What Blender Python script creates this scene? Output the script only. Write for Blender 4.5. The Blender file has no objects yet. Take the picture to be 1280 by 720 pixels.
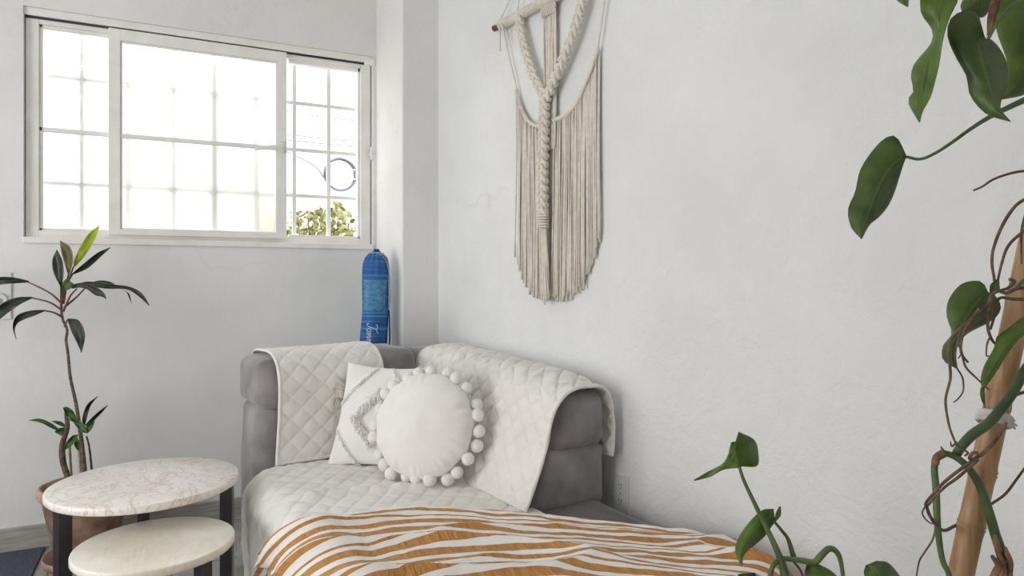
import bpy, bmesh, math, random
import numpy as np
from mathutils import Vector, noise as mnoise
random.seed(7); rng = np.random.default_rng(7)
PI = math.pi
sc = bpy.context.scene
COL = sc.collection

# ------------------------------------------------------------------ camera
F_PX, CAM_H, YAW, V0 = 853.33, 1.2, math.radians(26.5), 347
FW = (math.sin(YAW), math.cos(YAW)); RT = (math.cos(YAW), -math.sin(YAW))
cam = bpy.data.cameras.new('camera'); cam.lens = 24; cam.sensor_width = 36; cam.shift_y = -13/1280
cam.clip_start = .02
camo = bpy.data.objects.new('camera', cam); COL.objects.link(camo)
camo.location = (0, 0, CAM_H); camo.rotation_euler = (PI/2, 0, -YAW)
sc.camera = camo

def ray(u, v):
    x = (u-640)/F_PX
    return (FW[0]+RT[0]*x, FW[1]+RT[1]*x, (V0-v)/F_PX)
def P(u, v, k):                       # photo position at real distance k in front of the camera
    r = ray(u, v); return Vector((r[0]*k, r[1]*k, CAM_H+r[2]*k))
def onplane(u, v, p, n):
    r = ray(u, v); k = (p[0]*n[0]+p[1]*n[1])/(r[0]*n[0]+r[1]*n[1])
    return Vector((r[0]*k, r[1]*k, CAM_H+r[2]*k))
YB = 3.65                              # inner face of the window wall
W0 = (1.216, 3.28); WN = (-.981, -.194); WD = (.194, -.981)   # the long wall on the other side
def RW(u, v, off=0): return onplane(u, v, (W0[0]+WN[0]*off, W0[1]+WN[1]*off), WN)
def WL(s, off, z): return Vector((W0[0]+WD[0]*s+WN[0]*off, W0[1]+WD[1]*s+WN[1]*off, z))
PH = math.radians(7.93)
SA = (math.cos(PH), math.sin(PH)); SB = (-math.sin(PH), math.cos(PH))
def SF(a, b, z): return Vector((a*SA[0]+b*SB[0], a*SA[1]+b*SB[1], z))   # sofa's own axes
def SFn(a, b, z):
    return np.stack([a*SA[0]+b*SB[0], a*SA[1]+b*SB[1], z+0*a], -1)

# ------------------------------------------------------------------ materials
def principled(name):
    m = bpy.data.materials.new(name); m.use_nodes = True
    nt = m.node_tree; return m, nt, nt.nodes['Principled BSDF']
def ramp(nt, fac, stops, interp='LINEAR'):
    r = nt.nodes.new('ShaderNodeValToRGB'); r.color_ramp.interpolation = interp
    e = r.color_ramp.elements
    e[0].position, e[0].color = stops[0][0], (*stops[0][1], 1)
    e[1].position, e[1].color = stops[-1][0], (*stops[-1][1], 1)
    for p, c in stops[1:-1]:
        x = e.new(p); x.color = (*c, 1)
    nt.links.new(fac, r.inputs[0]); return r.outputs[0]
def noise_tex(nt, vec, scale, detail=4, rough=.55, dist=0):
    n = nt.nodes.new('ShaderNodeTexNoise'); n.inputs['Scale'].default_value = scale
    n.inputs['Detail'].default_value = detail; n.inputs['Roughness'].default_value = rough
    n.inputs['Distortion'].default_value = dist
    nt.links.new(vec, n.inputs['Vector']); return n.outputs['Fac']
def coords(nt, kind='Object', scale=None, rot=None):
    t = nt.nodes.new('ShaderNodeTexCoord'); o = t.outputs[kind]
    if scale or rot:
        mp = nt.nodes.new('ShaderNodeMapping')
        if scale: mp.inputs['Scale'].default_value = scale
        if rot: mp.inputs['Rotation'].default_value = rot
        nt.links.new(o, mp.inputs['Vector']); o = mp.outputs[0]
    return o
def bump(nt, b, height, strength=.3, dist=.01, prev=None):
    n = nt.nodes.new('ShaderNodeBump'); n.inputs['Strength'].default_value = strength; n.inputs['Distance'].default_value = dist
    nt.links.new(height, n.inputs['Height'])
    if prev: nt.links.new(prev, n.inputs['Normal'])
    nt.links.new(n.outputs[0], b.inputs['Normal']); return n.outputs[0]
def simple(name, c1, c2=None, rough=.6, scale=8, detail=4, bumps=(), sheen=0, metal=0, spec=.5, vscale=None, lo=.35, hi=.65, kind='Object'):
    m, nt, b = principled(name)
    b.inputs['Roughness'].default_value = rough; b.inputs['Metallic'].default_value = metal
    b.inputs['Specular IOR Level'].default_value = spec
    vec = coords(nt, kind, vscale)
    if c2 is None: b.inputs['Base Color'].default_value = (*c1, 1)
    else: nt.links.new(ramp(nt, noise_tex(nt, vec, scale, detail), [(lo, c1), (hi, c2)]), b.inputs['Base Color'])
    if sheen:
        b.inputs['Sheen Weight'].default_value = sheen; b.inputs['Sheen Roughness'].default_value = .4
    prev = None
    for (s, st, d) in bumps:
        prev = bump(nt, b, noise_tex(nt, vec, s, 3), st, d, prev)
    return m
def lin(r, g, b):
    f = lambda c: (c/255/12.92) if c/255 <= .04045 else ((c/255+.055)/1.055)**2.4
    return (f(r), f(g), f(b))

M = {}
def wall_mat(name, c1, c2, k=1.0):
    m, nt, b = principled(name); vec = coords(nt)
    b.inputs['Roughness'].default_value = .75; b.inputs['Specular IOR Level'].default_value = .25
    base = ramp(nt, noise_tex(nt, vec, 1.6, 5, .6), [(.35, c1), (.62, c2)])
    # thin hairline cracks and scuffs
    n = nt.nodes.new('ShaderNodeTexVoronoi'); n.feature = 'DISTANCE_TO_EDGE'; n.inputs['Scale'].default_value = .9
    mx = nt.nodes.new('ShaderNodeMix'); mx.data_type = 'VECTOR'; mx.inputs['Factor'].default_value = .35
    ns = nt.nodes.new('ShaderNodeTexNoise'); ns.inputs['Scale'].default_value = 3; ns.inputs['Detail'].default_value = 8
    nt.links.new(vec, ns.inputs['Vector']); nt.links.new(vec, mx.inputs['A']); nt.links.new(ns.outputs['Color'], mx.inputs['B'])
    nt.links.new(mx.outputs['Result'], n.inputs['Vector'])
    crack = ramp(nt, n.outputs['Distance'], [(0, (1, 1, 1)), (.006, (0, 0, 0))])
    msk = ramp(nt, noise_tex(nt, vec, 1.1, 3), [(.50, (0, 0, 0)), (.70, (.28, .28, .28))])
    mm = nt.nodes.new('ShaderNodeMix'); mm.data_type = 'RGBA'; mm.blend_type = 'MULTIPLY'; mm.inputs['Factor'].default_value = 1
    nt.links.new(crack, mm.inputs['A']); nt.links.new(msk, mm.inputs['B'])
    mc = nt.nodes.new('ShaderNodeMix'); mc.data_type = 'RGBA'
    nt.links.new(mm.outputs['Result'], mc.inputs['Factor']); nt.links.new(base, mc.inputs['A'])
    mc.inputs['B'].default_value = (.42, .40, .37, 1)
    nt.links.new(mc.outputs['Result'], b.inputs['Base Color'])
    p = bump(nt, b, noise_tex(nt, vec, 7, 4, .6, .6), .35*k, .02)
    p = bump(nt, b, noise_tex(nt, vec, 34, 3, .6), .28*k, .006, p)
    bump(nt, b, noise_tex(nt, vec, 150, 2, .5), .22*k, .002, p)
    return m
M['wall'] = wall_mat('white plaster', (.735, .737, .728), (.80, .80, .79), .8)
M['wall_rough'] = wall_mat('lumpy white plaster', (.735, .742, .742), (.80, .807, .806), 1.4)
M['ceiling'] = simple('ceiling paint', (.8, .8, .79), rough=.8)
def tile_mat():
    m, nt, b = principled('grey floor tile'); vec = coords(nt)
    br = nt.nodes.new('ShaderNodeTexBrick'); br.offset = 0
    br.inputs['Scale'].default_value = 1; br.inputs['Brick Width'].default_value = .45; br.inputs['Row Height'].default_value = .45
    br.inputs['Mortar Size'].default_value = .004
    br.inputs['Color1'].default_value = (.52, .50, .47, 1); br.inputs['Color2'].default_value = (.47, .455, .43, 1); br.inputs['Mortar'].default_value = (.2, .19, .18, 1)
    nt.links.new(vec, br.inputs['Vector'])
    mx = nt.nodes.new('ShaderNodeMix'); mx.data_type = 'RGBA'; mx.blend_type = 'MULTIPLY'; mx.inputs['Factor'].default_value = 1
    nt.links.new(br.outputs['Color'], mx.inputs['A'])
    nt.links.new(ramp(nt, noise_tex(nt, vec, 5, 6, .65), [(.3, (.7, .7, .7)), (.7, (1, 1, 1))]), mx.inputs['B'])
    nt.links.new(mx.outputs['Result'], b.inputs['Base Color']); b.inputs['Roughness'].default_value = .35
    return m
M['tile'] = tile_mat()
M['rug'] = simple('blue grey rug', lin(62, 68, 80), lin(84, 92, 106), .95, 120, 3, ((240, .8, .004),))
M['baseboard'] = simple('grey wood look baseboard', lin(150, 147, 140), lin(184, 181, 174), .5, 5, 6, ((30, .15, .003),), vscale=(1.5, 1.5, 16))
M['frame'] = simple('white painted steel', (.80, .785, .755), (.87, .86, .84), .45, 9, 5, ((60, .12, .002),))
M['grille'] = simple('pale painted bars', (.82, .83, .81), (.88, .88, .87), .5, 12)
M['black'] = simple('painted track shadow', (.03, .03, .03), rough=.6)  # near-black standing in for the shadow line of the head track
M['plastic'] = simple('white plastic', (.72, .73, .73), rough=.35)
M['slot'] = simple('dark slot', (.08, .08, .085), rough=.5)
M['steel'] = simple('blackened steel', (.016, .016, .019), (.030, .030, .034), .30, 20, metal=0, spec=.6)
def stone(name, base, pale, vein, vs, amt, edge=False):
    m, nt, b = principled(name); vec = coords(nt)
    c = ramp(nt, noise_tex(nt, vec, 7, 8, .6, .8), [(.3, base), (.65, pale)])
    n = nt.nodes.new('ShaderNodeTexNoise'); n.inputs['Scale'].default_value = vs; n.inputs['Detail'].default_value = 6; n.inputs['Distortion'].default_value = 1.2
    nt.links.new(vec, n.inputs['Vector'])
    s = nt.nodes.new('ShaderNodeMath'); s.operation = 'SUBTRACT'; s.inputs[1].default_value = .5; nt.links.new(n.outputs['Fac'], s.inputs[0])
    ab = nt.nodes.new('ShaderNodeMath'); ab.operation = 'ABSOLUTE'; nt.links.new(s.outputs[0], ab.inputs[0])
    f = ramp(nt, ab.outputs[0], [(0, (amt,)*3), (.03, (0, 0, 0))])
    mx = nt.nodes.new('ShaderNodeMix'); mx.data_type = 'RGBA'; nt.links.new(f, mx.inputs['Factor']); nt.links.new(c, mx.inputs['A']); mx.inputs['B'].default_value = (*vein, 1)
    n2 = nt.nodes.new('ShaderNodeTexNoise'); n2.inputs['Scale'].default_value = vs*.35; n2.inputs['Detail'].default_value = 5; n2.inputs['Distortion'].default_value = 2.0
    mp = nt.nodes.new('ShaderNodeMapping'); mp.inputs['Scale'].default_value = (1, .45, 1); mp.inputs['Rotation'].default_value = (0, 0, .7); nt.links.new(vec, mp.inputs['Vector'])
    nt.links.new(mp.outputs[0], n2.inputs['Vector'])
    s2 = nt.nodes.new('ShaderNodeMath'); s2.operation = 'SUBTRACT'; s2.inputs[1].default_value = .52; nt.links.new(n2.outputs['Fac'], s2.inputs[0])
    a2 = nt.nodes.new('ShaderNodeMath'); a2.operation = 'ABSOLUTE'; nt.links.new(s2.outputs[0], a2.inputs[0])
    f2 = ramp(nt, a2.outputs[0], [(0, (amt*1.1,)*3), (.018, (0, 0, 0))])
    mx2 = nt.nodes.new('ShaderNodeMix'); mx2.data_type = 'RGBA'; nt.links.new(f2, mx2.inputs['Factor']); nt.links.new(mx.outputs['Result'], mx2.inputs['A']); mx2.inputs['B'].default_value = (*vein, 1)
    nt.links.new(mx2.outputs['Result'], b.inputs['Base Color']); b.inputs['Roughness'].default_value = .28
    bump(nt, b, noise_tex(nt, vec, 60, 3), .06, .002)
    return m
M['marble'] = stone('pink veined marble', (.85, .80, .75), (.92, .90, .88), (.60, .40, .32), 18, .5)
M['onyx'] = stone('cream onyx', (.80, .745, .62), (.89, .87, .80), (.66, .54, .34), 7, .2)
M['velvet'] = simple('grey velvet', lin(116, 113, 113), lin(152, 148, 148), .8, 7, 6, ((38, .35, .006), (300, .3, .001)), sheen=.55)
M['velvet_dark'] = simple('dark grey velvet seat', lin(72, 68, 66), lin(98, 93, 90), .85, 9, 5, ((300, .4, .001),), sheen=.4)
M['quilt'] = simple('off white quilted cotton', (.755, .735, .70), (.82, .805, .775), .85, 6, 4, ((420, .35, .0012), (60, .2, .003)), sheen=.2)
M['quilt_lining'] = simple('brown quilt lining', lin(96, 70, 55), lin(120, 92, 76), .9, 20)
M['white_cloth'] = simple('soft white cotton', (.80, .785, .75), (.86, .85, .825), .9, 7, 4, ((500, .35, .001), (40, .2, .003)), sheen=.25)
M['tuft'] = simple('cream tufting yarn', (.87, .85, .81), (.93, .92, .89), .95, 60, 3, ((600, .6, .001),), sheen=.3)
M['pompom'] = simple('white wool', (.80, .79, .76), (.87, .865, .845), .95, 80, 3, ((260, .8, .003),), sheen=.3)
M['cotton'] = simple('unbleached cotton cord', (.70, .645, .57), (.80, .755, .685), .9, 40, 4, ((500, .5, .0015),), sheen=.2)
M['branch'] = simple('brown branch', lin(88, 62, 44), lin(136, 104, 78), .75, 24, 5, ((80, .5, .003),))
def blanket_mat():
    m, nt, b = principled('ochre striped cotton'); vec = coords(nt, 'UV')
    sx = nt.nodes.new('ShaderNodeSeparateXYZ'); nt.links.new(vec, sx.inputs[0])
    mt = nt.nodes.new('ShaderNodeMath'); mt.operation = 'MODULO'; mt.inputs[1].default_value = 1.0
    nt.links.new(sx.outputs['Y'], mt.inputs[0])
    O = (.50, .235, .062); W = (.82, .80, .78)
    seq = [(0, O), (.19, W), (.32, O), (.44, W), (.57, O), (.61, W), (.70, O), (.87, W)]
    col = ramp(nt, mt.outputs[0], seq, 'CONSTANT')
    fac = ramp(nt, mt.outputs[0], [(p, ((1, 1, 1) if c is O else (.08, .08, .08))) for p, c in seq], 'CONSTANT')
    v2 = coords(nt, 'UV', (60, 3.5, 1))
    pk = noise_tex(nt, v2, 1.0, 3, .6)
    mx = nt.nodes.new('ShaderNodeMix'); mx.data_type = 'RGBA'; mx.blend_type = 'MULTIPLY'; mx.inputs['Factor'].default_value = .85
    nt.links.new(col, mx.inputs['A']); nt.links.new(ramp(nt, pk, [(.3, (.72, .72, .72)), (.6, (1.12, 1.12, 1.12))]), mx.inputs['B'])  # shade in the pucker hollows painted into the stripe colour
    mk_ = nt.nodes.new('ShaderNodeMix'); mk_.data_type = 'RGBA'; nt.links.new(fac, mk_.inputs['Factor']); nt.links.new(col, mk_.inputs['A']); nt.links.new(mx.outputs['Result'], mk_.inputs['B'])
    nt.links.new(mk_.outputs['Result'], b.inputs['Base Color']); b.inputs['Roughness'].default_value = .9
    h = nt.nodes.new('ShaderNodeMath'); h.operation = 'MULTIPLY'; nt.links.new(pk, h.inputs[0]); nt.links.new(fac, h.inputs[1])
    p = bump(nt, b, h.outputs[0], 1.0, .014)
    bump(nt, b, noise_tex(nt, coords(nt), 500, 2), .3, .001, p)
    b.inputs['Sheen Weight'].default_value = .15
    return m
M['blanket'] = blanket_mat()
def bag_mat():
    m, nt, b = principled('blue striped canvas'); vec = coords(nt, 'UV')
    v2 = coords(nt, 'UV', (.5, 85, 1))
    c = ramp(nt, noise_tex(nt, v2, 1.0, 4, .65), [(.36, (.006, .055, .21)), (.52, (.010, .115, .37)), (.68, (.07, .29, .58))])
    nt.links.new(c, b.inputs['Base Color']); b.inputs['Roughness'].default_value = .6
    bump(nt, b, noise_tex(nt, v2, 2, 3), .35, .004)
    return m
M['bag'] = bag_mat()
M['bag_mesh'] = simple('blue mesh pocket', (.02, .14, .33), (.10, .30, .50), .5, 40, 5, ((400, .6, .001),), vscale=(1, 1, 2.2))
M['bag_dark'] = simple('navy strap', (.008, .04, .10), rough=.6)
M['cord'] = simple('grey cord', lin(176, 176, 182), rough=.7)
M['white_thread'] = simple('white embroidery', (.85, .85, .83), rough=.7)
M['terracotta'] = simple('worn terracotta', lin(128, 100, 82), lin(198, 166, 144), .8, 9, 8, ((60, .4, .003),))
M['terracotta_rim'] = simple('pale terracotta rim', lin(150, 116, 100), lin(190, 158, 142), .75, 14, 5)
M['soil'] = simple('potting soil', (.03, .02, .014), (.08, .055, .04), .95, 60, 5, ((90, 1, .01),))
M['bark'] = simple('cane bark', lin(74, 60, 50), lin(120, 100, 84), .8, 30, 5, ((90, .6, .004),), vscale=(1, 1, 3))
M['pale_cane'] = simple('pale green cane', lin(140, 135, 95), lin(176, 168, 130), .7, 20)
M['petiole'] = simple('red leaf stalk', lin(84, 44, 52), lin(110, 70, 70), .5, 20)
def leaf_mat(name, c1, c2, mid, edge=None, rough=.35, vein=.5, trans=.12):
    m, nt, b = principled(name); uv = coords(nt, 'UV')
    sx = nt.nodes.new('ShaderNodeSeparateXYZ'); nt.links.new(uv, sx.inputs[0])
    base = ramp(nt, noise_tex(nt, coords(nt), 22, 4), [(.35, c1), (.68, c2)])
    st = [(0, (edge and .9 or 0,)*3), (.07, (edge and .25 or 0,)*3), (.12, (0,)*3), (.47, (0,)*3), (.5, (0,)*3), (.53, (0,)*3), (.88, (0,)*3), (.93, (edge and .25 or 0,)*3), (1, (edge and .9 or 0,)*3)]
    col = base
    if edge:
        mx = nt.nodes.new('ShaderNodeMix'); mx.data_type = 'RGBA'; nt.links.new(ramp(nt, sx.outputs['X'], st), mx.inputs['Factor'])
        nt.links.new(base, mx.inputs['A']); mx.inputs['B'].default_value = (*edge, 1); col = mx.outputs['Result']
    mx = nt.nodes.new('ShaderNodeMix'); mx.data_type = 'RGBA'
    nt.links.new(ramp(nt, sx.outputs['X'], [(.455, (0,)*3), (.5, (vein,)*3), (.545, (0,)*3)]), mx.inputs['Factor'])
    nt.links.new(col, mx.inputs['A']); mx.inputs['B'].default_value = (*mid, 1)
    nt.links.new(mx.outputs['Result'], b.inputs['Base Color'])
    b.inputs['Roughness'].default_value = rough; b.inputs['Specular IOR Level'].default_value = .4
    # side veins
    ab = nt.nodes.new('ShaderNodeMath'); ab.operation = 'SUBTRACT'; ab.inputs[1].default_value = .5; nt.links.new(sx.outputs['X'], ab.inputs[0])
    a2 = nt.nodes.new('ShaderNodeMath'); a2.operation = 'ABSOLUTE'; nt.links.new(ab.outputs[0], a2.inputs[0])
    cx = nt.nodes.new('ShaderNodeMath'); cx.operation = 'MULTIPLY_ADD'; cx.inputs[1].default_value = -.9; nt.links.new(a2.outputs[0], cx.inputs[0]); nt.links.new(sx.outputs['Y'], cx.inputs[2])
    wv = nt.nodes.new('ShaderNodeMath'); wv.operation = 'MULTIPLY'; wv.inputs[1].default_value = 46; nt.links.new(cx.outputs[0], wv.inputs[0])
    sn = nt.nodes.new('ShaderNodeMath'); sn.operation = 'SINE'; nt.links.new(wv.outputs[0], sn.inputs[0])
    bump(nt, b, sn.outputs[0], .12, .0012)
    out = nt.nodes['Material Output']; tr = nt.nodes.new('ShaderNodeBsdfTranslucent'); nt.links.new(mx.outputs['Result'], tr.inputs['Color'])
    ms = nt.nodes.new('ShaderNodeMixShader'); ms.inputs[0].default_value = trans
    nt.links.new(b.outputs[0], ms.inputs[1]); nt.links.new(tr.outputs[0], ms.inputs[2]); nt.links.new(ms.outputs[0], out.inputs['Surface'])
    return m
M['cord_leaf'] = leaf_mat('dark cordyline leaf', lin(34, 48, 42), lin(62, 80, 66), lin(80, 92, 80), lin(120, 60, 70), .28, .3)
M['cord_pink'] = leaf_mat('olive leaf with pink margin', lin(84, 96, 50), lin(104, 116, 62), lin(60, 80, 40), lin(214, 96, 110), .4, .8)
M['cord_lime'] = leaf_mat('lime young leaf', lin(176, 196, 40), lin(206, 222, 70), lin(150, 180, 40), None, .4, .3, .3)
M['cord_green'] = leaf_mat('mid green leaf', lin(48, 78, 40), lin(82, 116, 58), lin(120, 140, 84), None, .4, .5)
M['philo'] = leaf_mat('philodendron leaf', lin(56, 75, 35), lin(82, 102, 48), lin(112, 132, 78), None, .42, .5)
M['philo_light'] = leaf_mat('lighter philodendron leaf', lin(72, 97, 38), lin(100, 126, 54), lin(122, 146, 78), None, .42, .4, .2)
M['vine'] = simple('green vine stem', lin(62, 82, 44), lin(98, 118, 70), .5, 18, 4)
M['vine_dark'] = simple('dark green vine stem', lin(50, 68, 40), lin(78, 96, 58), .5, 14, 4, ((60, .2, .002),))
M['root'] = simple('brown aerial root', lin(72, 54, 44), lin(120, 96, 76), .8, 40, 4)
M['husk'] = simple('dry brown husk', lin(84, 58, 44), lin(150, 116, 84), .85, 30, 5)
def bamboo_mat():
    m, nt, b = principled('bamboo cane'); vec = coords(nt, 'Object', (40, 40, 2.2))
    nt.links.new(ramp(nt, noise_tex(nt, vec, 1, 6, .6), [(.3, lin(112, 82, 54)), (.5, lin(160, 122, 84)), (.72, lin(190, 154, 114))]), b.inputs['Base Color'])
    b.inputs['Roughness'].default_value = .45; bump(nt, b, noise_tex(nt, vec, 3, 3), .2, .002); return m
M['bamboo'] = bamboo_mat()
M['rag'] = simple('white rag', lin(176, 170, 164), lin(214, 208, 202), .9, 40, 4, ((200, .6, .002),))
M['cable'] = simple('grey cable', lin(112, 117, 132), rough=.5)
M['ext_wall'] = simple('sunlit outside wall', (.80, .78, .74), (.86, .85, .82), .9, 3, 6, ((12, .5, .02),))
M['bush'] = leaf_mat('outdoor leaf', lin(84, 92, 48), lin(206, 204, 146), lin(190, 196, 150), None, .5, .3, .3)  # overexposed daylight put into the pale tones, dark inner foliage into the deep ones
M['ground'] = simple('outside paving', (.6, .58, .54), (.68, .66, .62), .9, 4)
def frosted():
    m, nt, b = principled('frosted patterned glass'); out = nt.nodes['Material Output']; nt.nodes.remove(b)
    g = nt.nodes.new('ShaderNodeBsdfGlass'); g.inputs['Roughness'].default_value = .40; g.inputs['IOR'].default_value = 1.45
    g.inputs['Color'].default_value = (.97, .985, .98, 1)
    vec = coords(nt); bm = nt.nodes.new('ShaderNodeBump'); bm.inputs['Strength'].default_value = .5; bm.inputs['Distance'].default_value = .006
    nt.links.new(noise_tex(nt, vec, 34, 3, .6, 1.5), bm.inputs['Height']); nt.links.new(bm.outputs[0], g.inputs['Normal'])
    nt.links.new(g.outputs[0], out.inputs['Surface']); return m
M['frosted'] = frosted()

# ------------------------------------------------------------------ mesh helpers
class MB:
    def __init__(s): s.V = []; s.F = []; s.U = []
    def add(s, V, F, U=None):
        o = len(s.V); s.V += [tuple(v) for v in V]; s.F += [tuple(i+o for i in f) for f in F]
        s.U += list(U) if U is not None else [(0, 0)]*len(V)
    def grid(s, Pts, U=None, close=False):          # Pts (n,m,3)
        n, m = Pts.shape[:2]; F = []
        for i in range(n-1):
            for j in range(m-1 if not close else m):
                j2 = (j+1) % m
                F.append((i*m+j, i*m+j2, (i+1)*m+j2, (i+1)*m+j))
        s.add(Pts.reshape(-1, 3).tolist(), F, None if U is None else U.reshape(-1, 2).tolist())
    def tube(s, pts, r, sides=8, cap=True, flat=1.0, vlen=True):
        pts = [Vector(p) for p in pts]; n = len(pts)
        rs = [r]*n if not hasattr(r, '__len__') else list(r)
        if len(rs) != n: rs = [float(x) for x in np.interp(np.linspace(0, 1, n), np.linspace(0, 1, len(rs)), rs)]
        V = []; U = []; t0 = (pts[1]-pts[0]).normalized()
        up = Vector((0, 0, 1)) if abs(t0.z) < .9 else Vector((1, 0, 0))
        x = t0.cross(up).normalized(); L = 0
        for i in range(n):
            t = (pts[min(i+1, n-1)]-pts[max(i-1, 0)]).normalized()
            x = (x-t*x.dot(t))
            x = x.normalized() if x.length > 1e-9 else t.orthogonal().normalized()
            y = t.cross(x)
            if i: L += (pts[i]-pts[i-1]).length
            for k in range(sides):
                a = 2*PI*k/sides
                V.append(pts[i]+(x*math.cos(a)+y*math.sin(a)*flat)*rs[i]); U.append((k/sides, L))
        F = []
        for i in range(n-1):
            for k in range(sides):
                k2 = (k+1) % sides
                F.append((i*sides+k, i*sides+k2, (i+1)*sides+k2, (i+1)*sides+k))
        if cap: F.append(tuple(range(sides-1, -1, -1))); F.append(tuple((n-1)*sides+k for k in range(sides)))
        s.add(V, F, U)
    def box(s, x0, x1, y0, y1, z0, z1, f=None):
        V = [(x, y, z) for z in (z0, z1) for y in (y0, y1) for x in (x0, x1)]
        if f: V = [f(*v) for v in V]
        s.add(V, [(0, 2, 3, 1), (4, 5, 7, 6), (0, 1, 5, 4), (2, 6, 7, 3), (0, 4, 6, 2), (1, 3, 7, 5)])
    def bar(s, a, b, w, d, nrm):                    # rectangular bar from a to b, width across, depth d along nrm
        a, b, nrm = Vector(a), Vector(b), Vector(nrm).normalized(); t = (b-a).normalized(); x = t.cross(nrm).normalized()
        V = [p+x*sx*w/2+nrm*sy*d/2 for p in (a, b) for sx, sy in ((-1, -1), (1, -1), (1, 1), (-1, 1))]
        s.add(V, [(3, 2, 1, 0), (4, 5, 6, 7), (0, 1, 5, 4), (1, 2, 6, 5), (2, 3, 7, 6), (3, 0, 4, 7)])
    def lathe(s, c, prof, n=48, f=None):
        V = []
        for r, z in prof:
            for k in range(n):
                a = 2*PI*k/n; V.append((c[0]+r*math.cos(a), c[1]+r*math.sin(a), c[2]+z))
        F = [(i*n+k, i*n+(k+1) % n, (i+1)*n+(k+1) % n, (i+1)*n+k) for i in range(len(prof)-1) for k in range(n)]
        s.add(V, F)
        if prof[0][0] > 1e-6: s.F.append(tuple(len(s.V)-len(V)+k for k in range(n-1, -1, -1)))
        if prof[-1][0] > 1e-6: s.F.append(tuple(len(s.V)-n+k for k in range(n)))

def root_loc(o):
    l = Vector((0, 0, 0))
    while o is not None: l += o.location; o = o.parent
    return l
def mk(name, mb, mat, parent=None, smooth=True, bevel=0, solid=0, origin=None, subsurf=0, fixn=True, solid_off=-1):
    off = root_loc(parent)
    loc = Vector(origin) if origin is not None and parent is None else Vector((0, 0, 0))
    off = off+loc
    me = bpy.data.meshes.new(name)
    V = np.array(mb.V, dtype=float)-np.array(off)
    me.from_pydata(V.tolist(), [], mb.F)
    uvl = me.uv_layers.new(name='UVMap'); li = np.zeros(len(me.loops), dtype=np.int32); me.loops.foreach_get('vertex_index', li)
    U = np.array(mb.U, dtype=np.float32)[li]; uvl.data.foreach_set('uv', U.ravel())
    if fixn:
        bm = bmesh.new(); bm.from_mesh(me); bmesh.ops.recalc_face_normals(bm, faces=bm.faces[:]); bm.to_mesh(me); bm.free()
    me.polygons.foreach_set('use_smooth', [smooth]*len(me.polygons)); me.materials.append(mat)
    o = bpy.data.objects.new(name, me); COL.objects.link(o); o.location = loc
    if parent: o.parent = parent
    if solid:
        md = o.modifiers.new('thick', 'SOLIDIFY'); md.thickness = solid; md.offset = solid_off
    if bevel:
        md = o.modifiers.new('bevel', 'BEVEL'); md.width = bevel; md.segments = 3; md.limit_method = 'ANGLE'; md.angle_limit = .6
        md.harden_normals = False
        for p in me.polygons: p.use_smooth = False
    if subsurf:
        md = o.modifiers.new('sub', 'SUBSURF'); md.levels = md.render_levels = subsurf
    return o
def tag(o, label=None, cat=None, group=None, kind=None):
    if label: o['label'] = label
    if cat: o['category'] = cat
    if group: o['group'] = group
    if kind: o['kind'] = kind
    return o
def thing(name, label, cat, loc, group=None):
    o = bpy.data.objects.new(name, None); COL.objects.link(o); o.location = loc; o.empty_display_size = .1
    return tag(o, label, cat, group)
def struct(name, mb, mat, parent=None, **kw):
    o = mk(name, mb, mat, parent, **kw)
    if parent is None: o['kind'] = 'structure'
    return o
def cr(pts, n):                                       # Catmull-Rom resample, arc-length-ish
    p = np.array([tuple(q) for q in pts], dtype=float)
    if len(p) < 3: return p[0]+(p[1]-p[0])*np.linspace(0, 1, n)[:, None]
    e = np.vstack([2*p[0]-p[1], p, 2*p[-1]-p[-2]]); out = []
    for i in range(1, len(e)-2):
        t = np.linspace(0, 1, 12, endpoint=False)[:, None]
        a, b, c, d = e[i-1], e[i], e[i+1], e[i+2]
        out.append(.5*((2*b)+(-a+c)*t+(2*a-5*b+4*c-d)*t*t+(-a+3*b-3*c+d)*t**3))
    out = np.vstack(out+[p[-1:]])
    L = np.r_[0, np.cumsum(np.linalg.norm(np.diff(out, axis=0), axis=1))]
    q = np.linspace(0, L[-1], n)
    return np.stack([np.interp(q, L, out[:, k]) for k in range(p.shape[1])], -1)
def vnoise(x, y, seed=0):
    xi = np.floor(x).astype(int); yi = np.floor(y).astype(int); fx = x-xi; fy = y-yi
    fx = fx*fx*fx*(fx*(fx*6-15)+10); fy = fy*fy*fy*(fy*(fy*6-15)+10)
    def h(a, b):
        v = np.sin(a*127.1+b*311.7+seed*74.7)*43758.5453; return v-np.floor(v)
    return (h(xi, yi)*(1-fx)+h(xi+1, yi)*fx)*(1-fy)+(h(xi, yi+1)*(1-fx)+h(xi+1, yi+1)*fx)*fy
def fbm(x, y, seed=0, o=4):
    t = 0; a = .5
    for i in range(o): t = t+a*(vnoise(x, y, seed+i)-.5); x = x*2.03; y = y*2.03; a *= .5
    return t
def gridnormals(Pt):
    du = np.gradient(Pt, axis=0); dv = np.gradient(Pt, axis=1); n = np.cross(du, dv)
    return n/np.maximum(np.linalg.norm(n, axis=2, keepdims=True), 1e-9)
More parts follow.
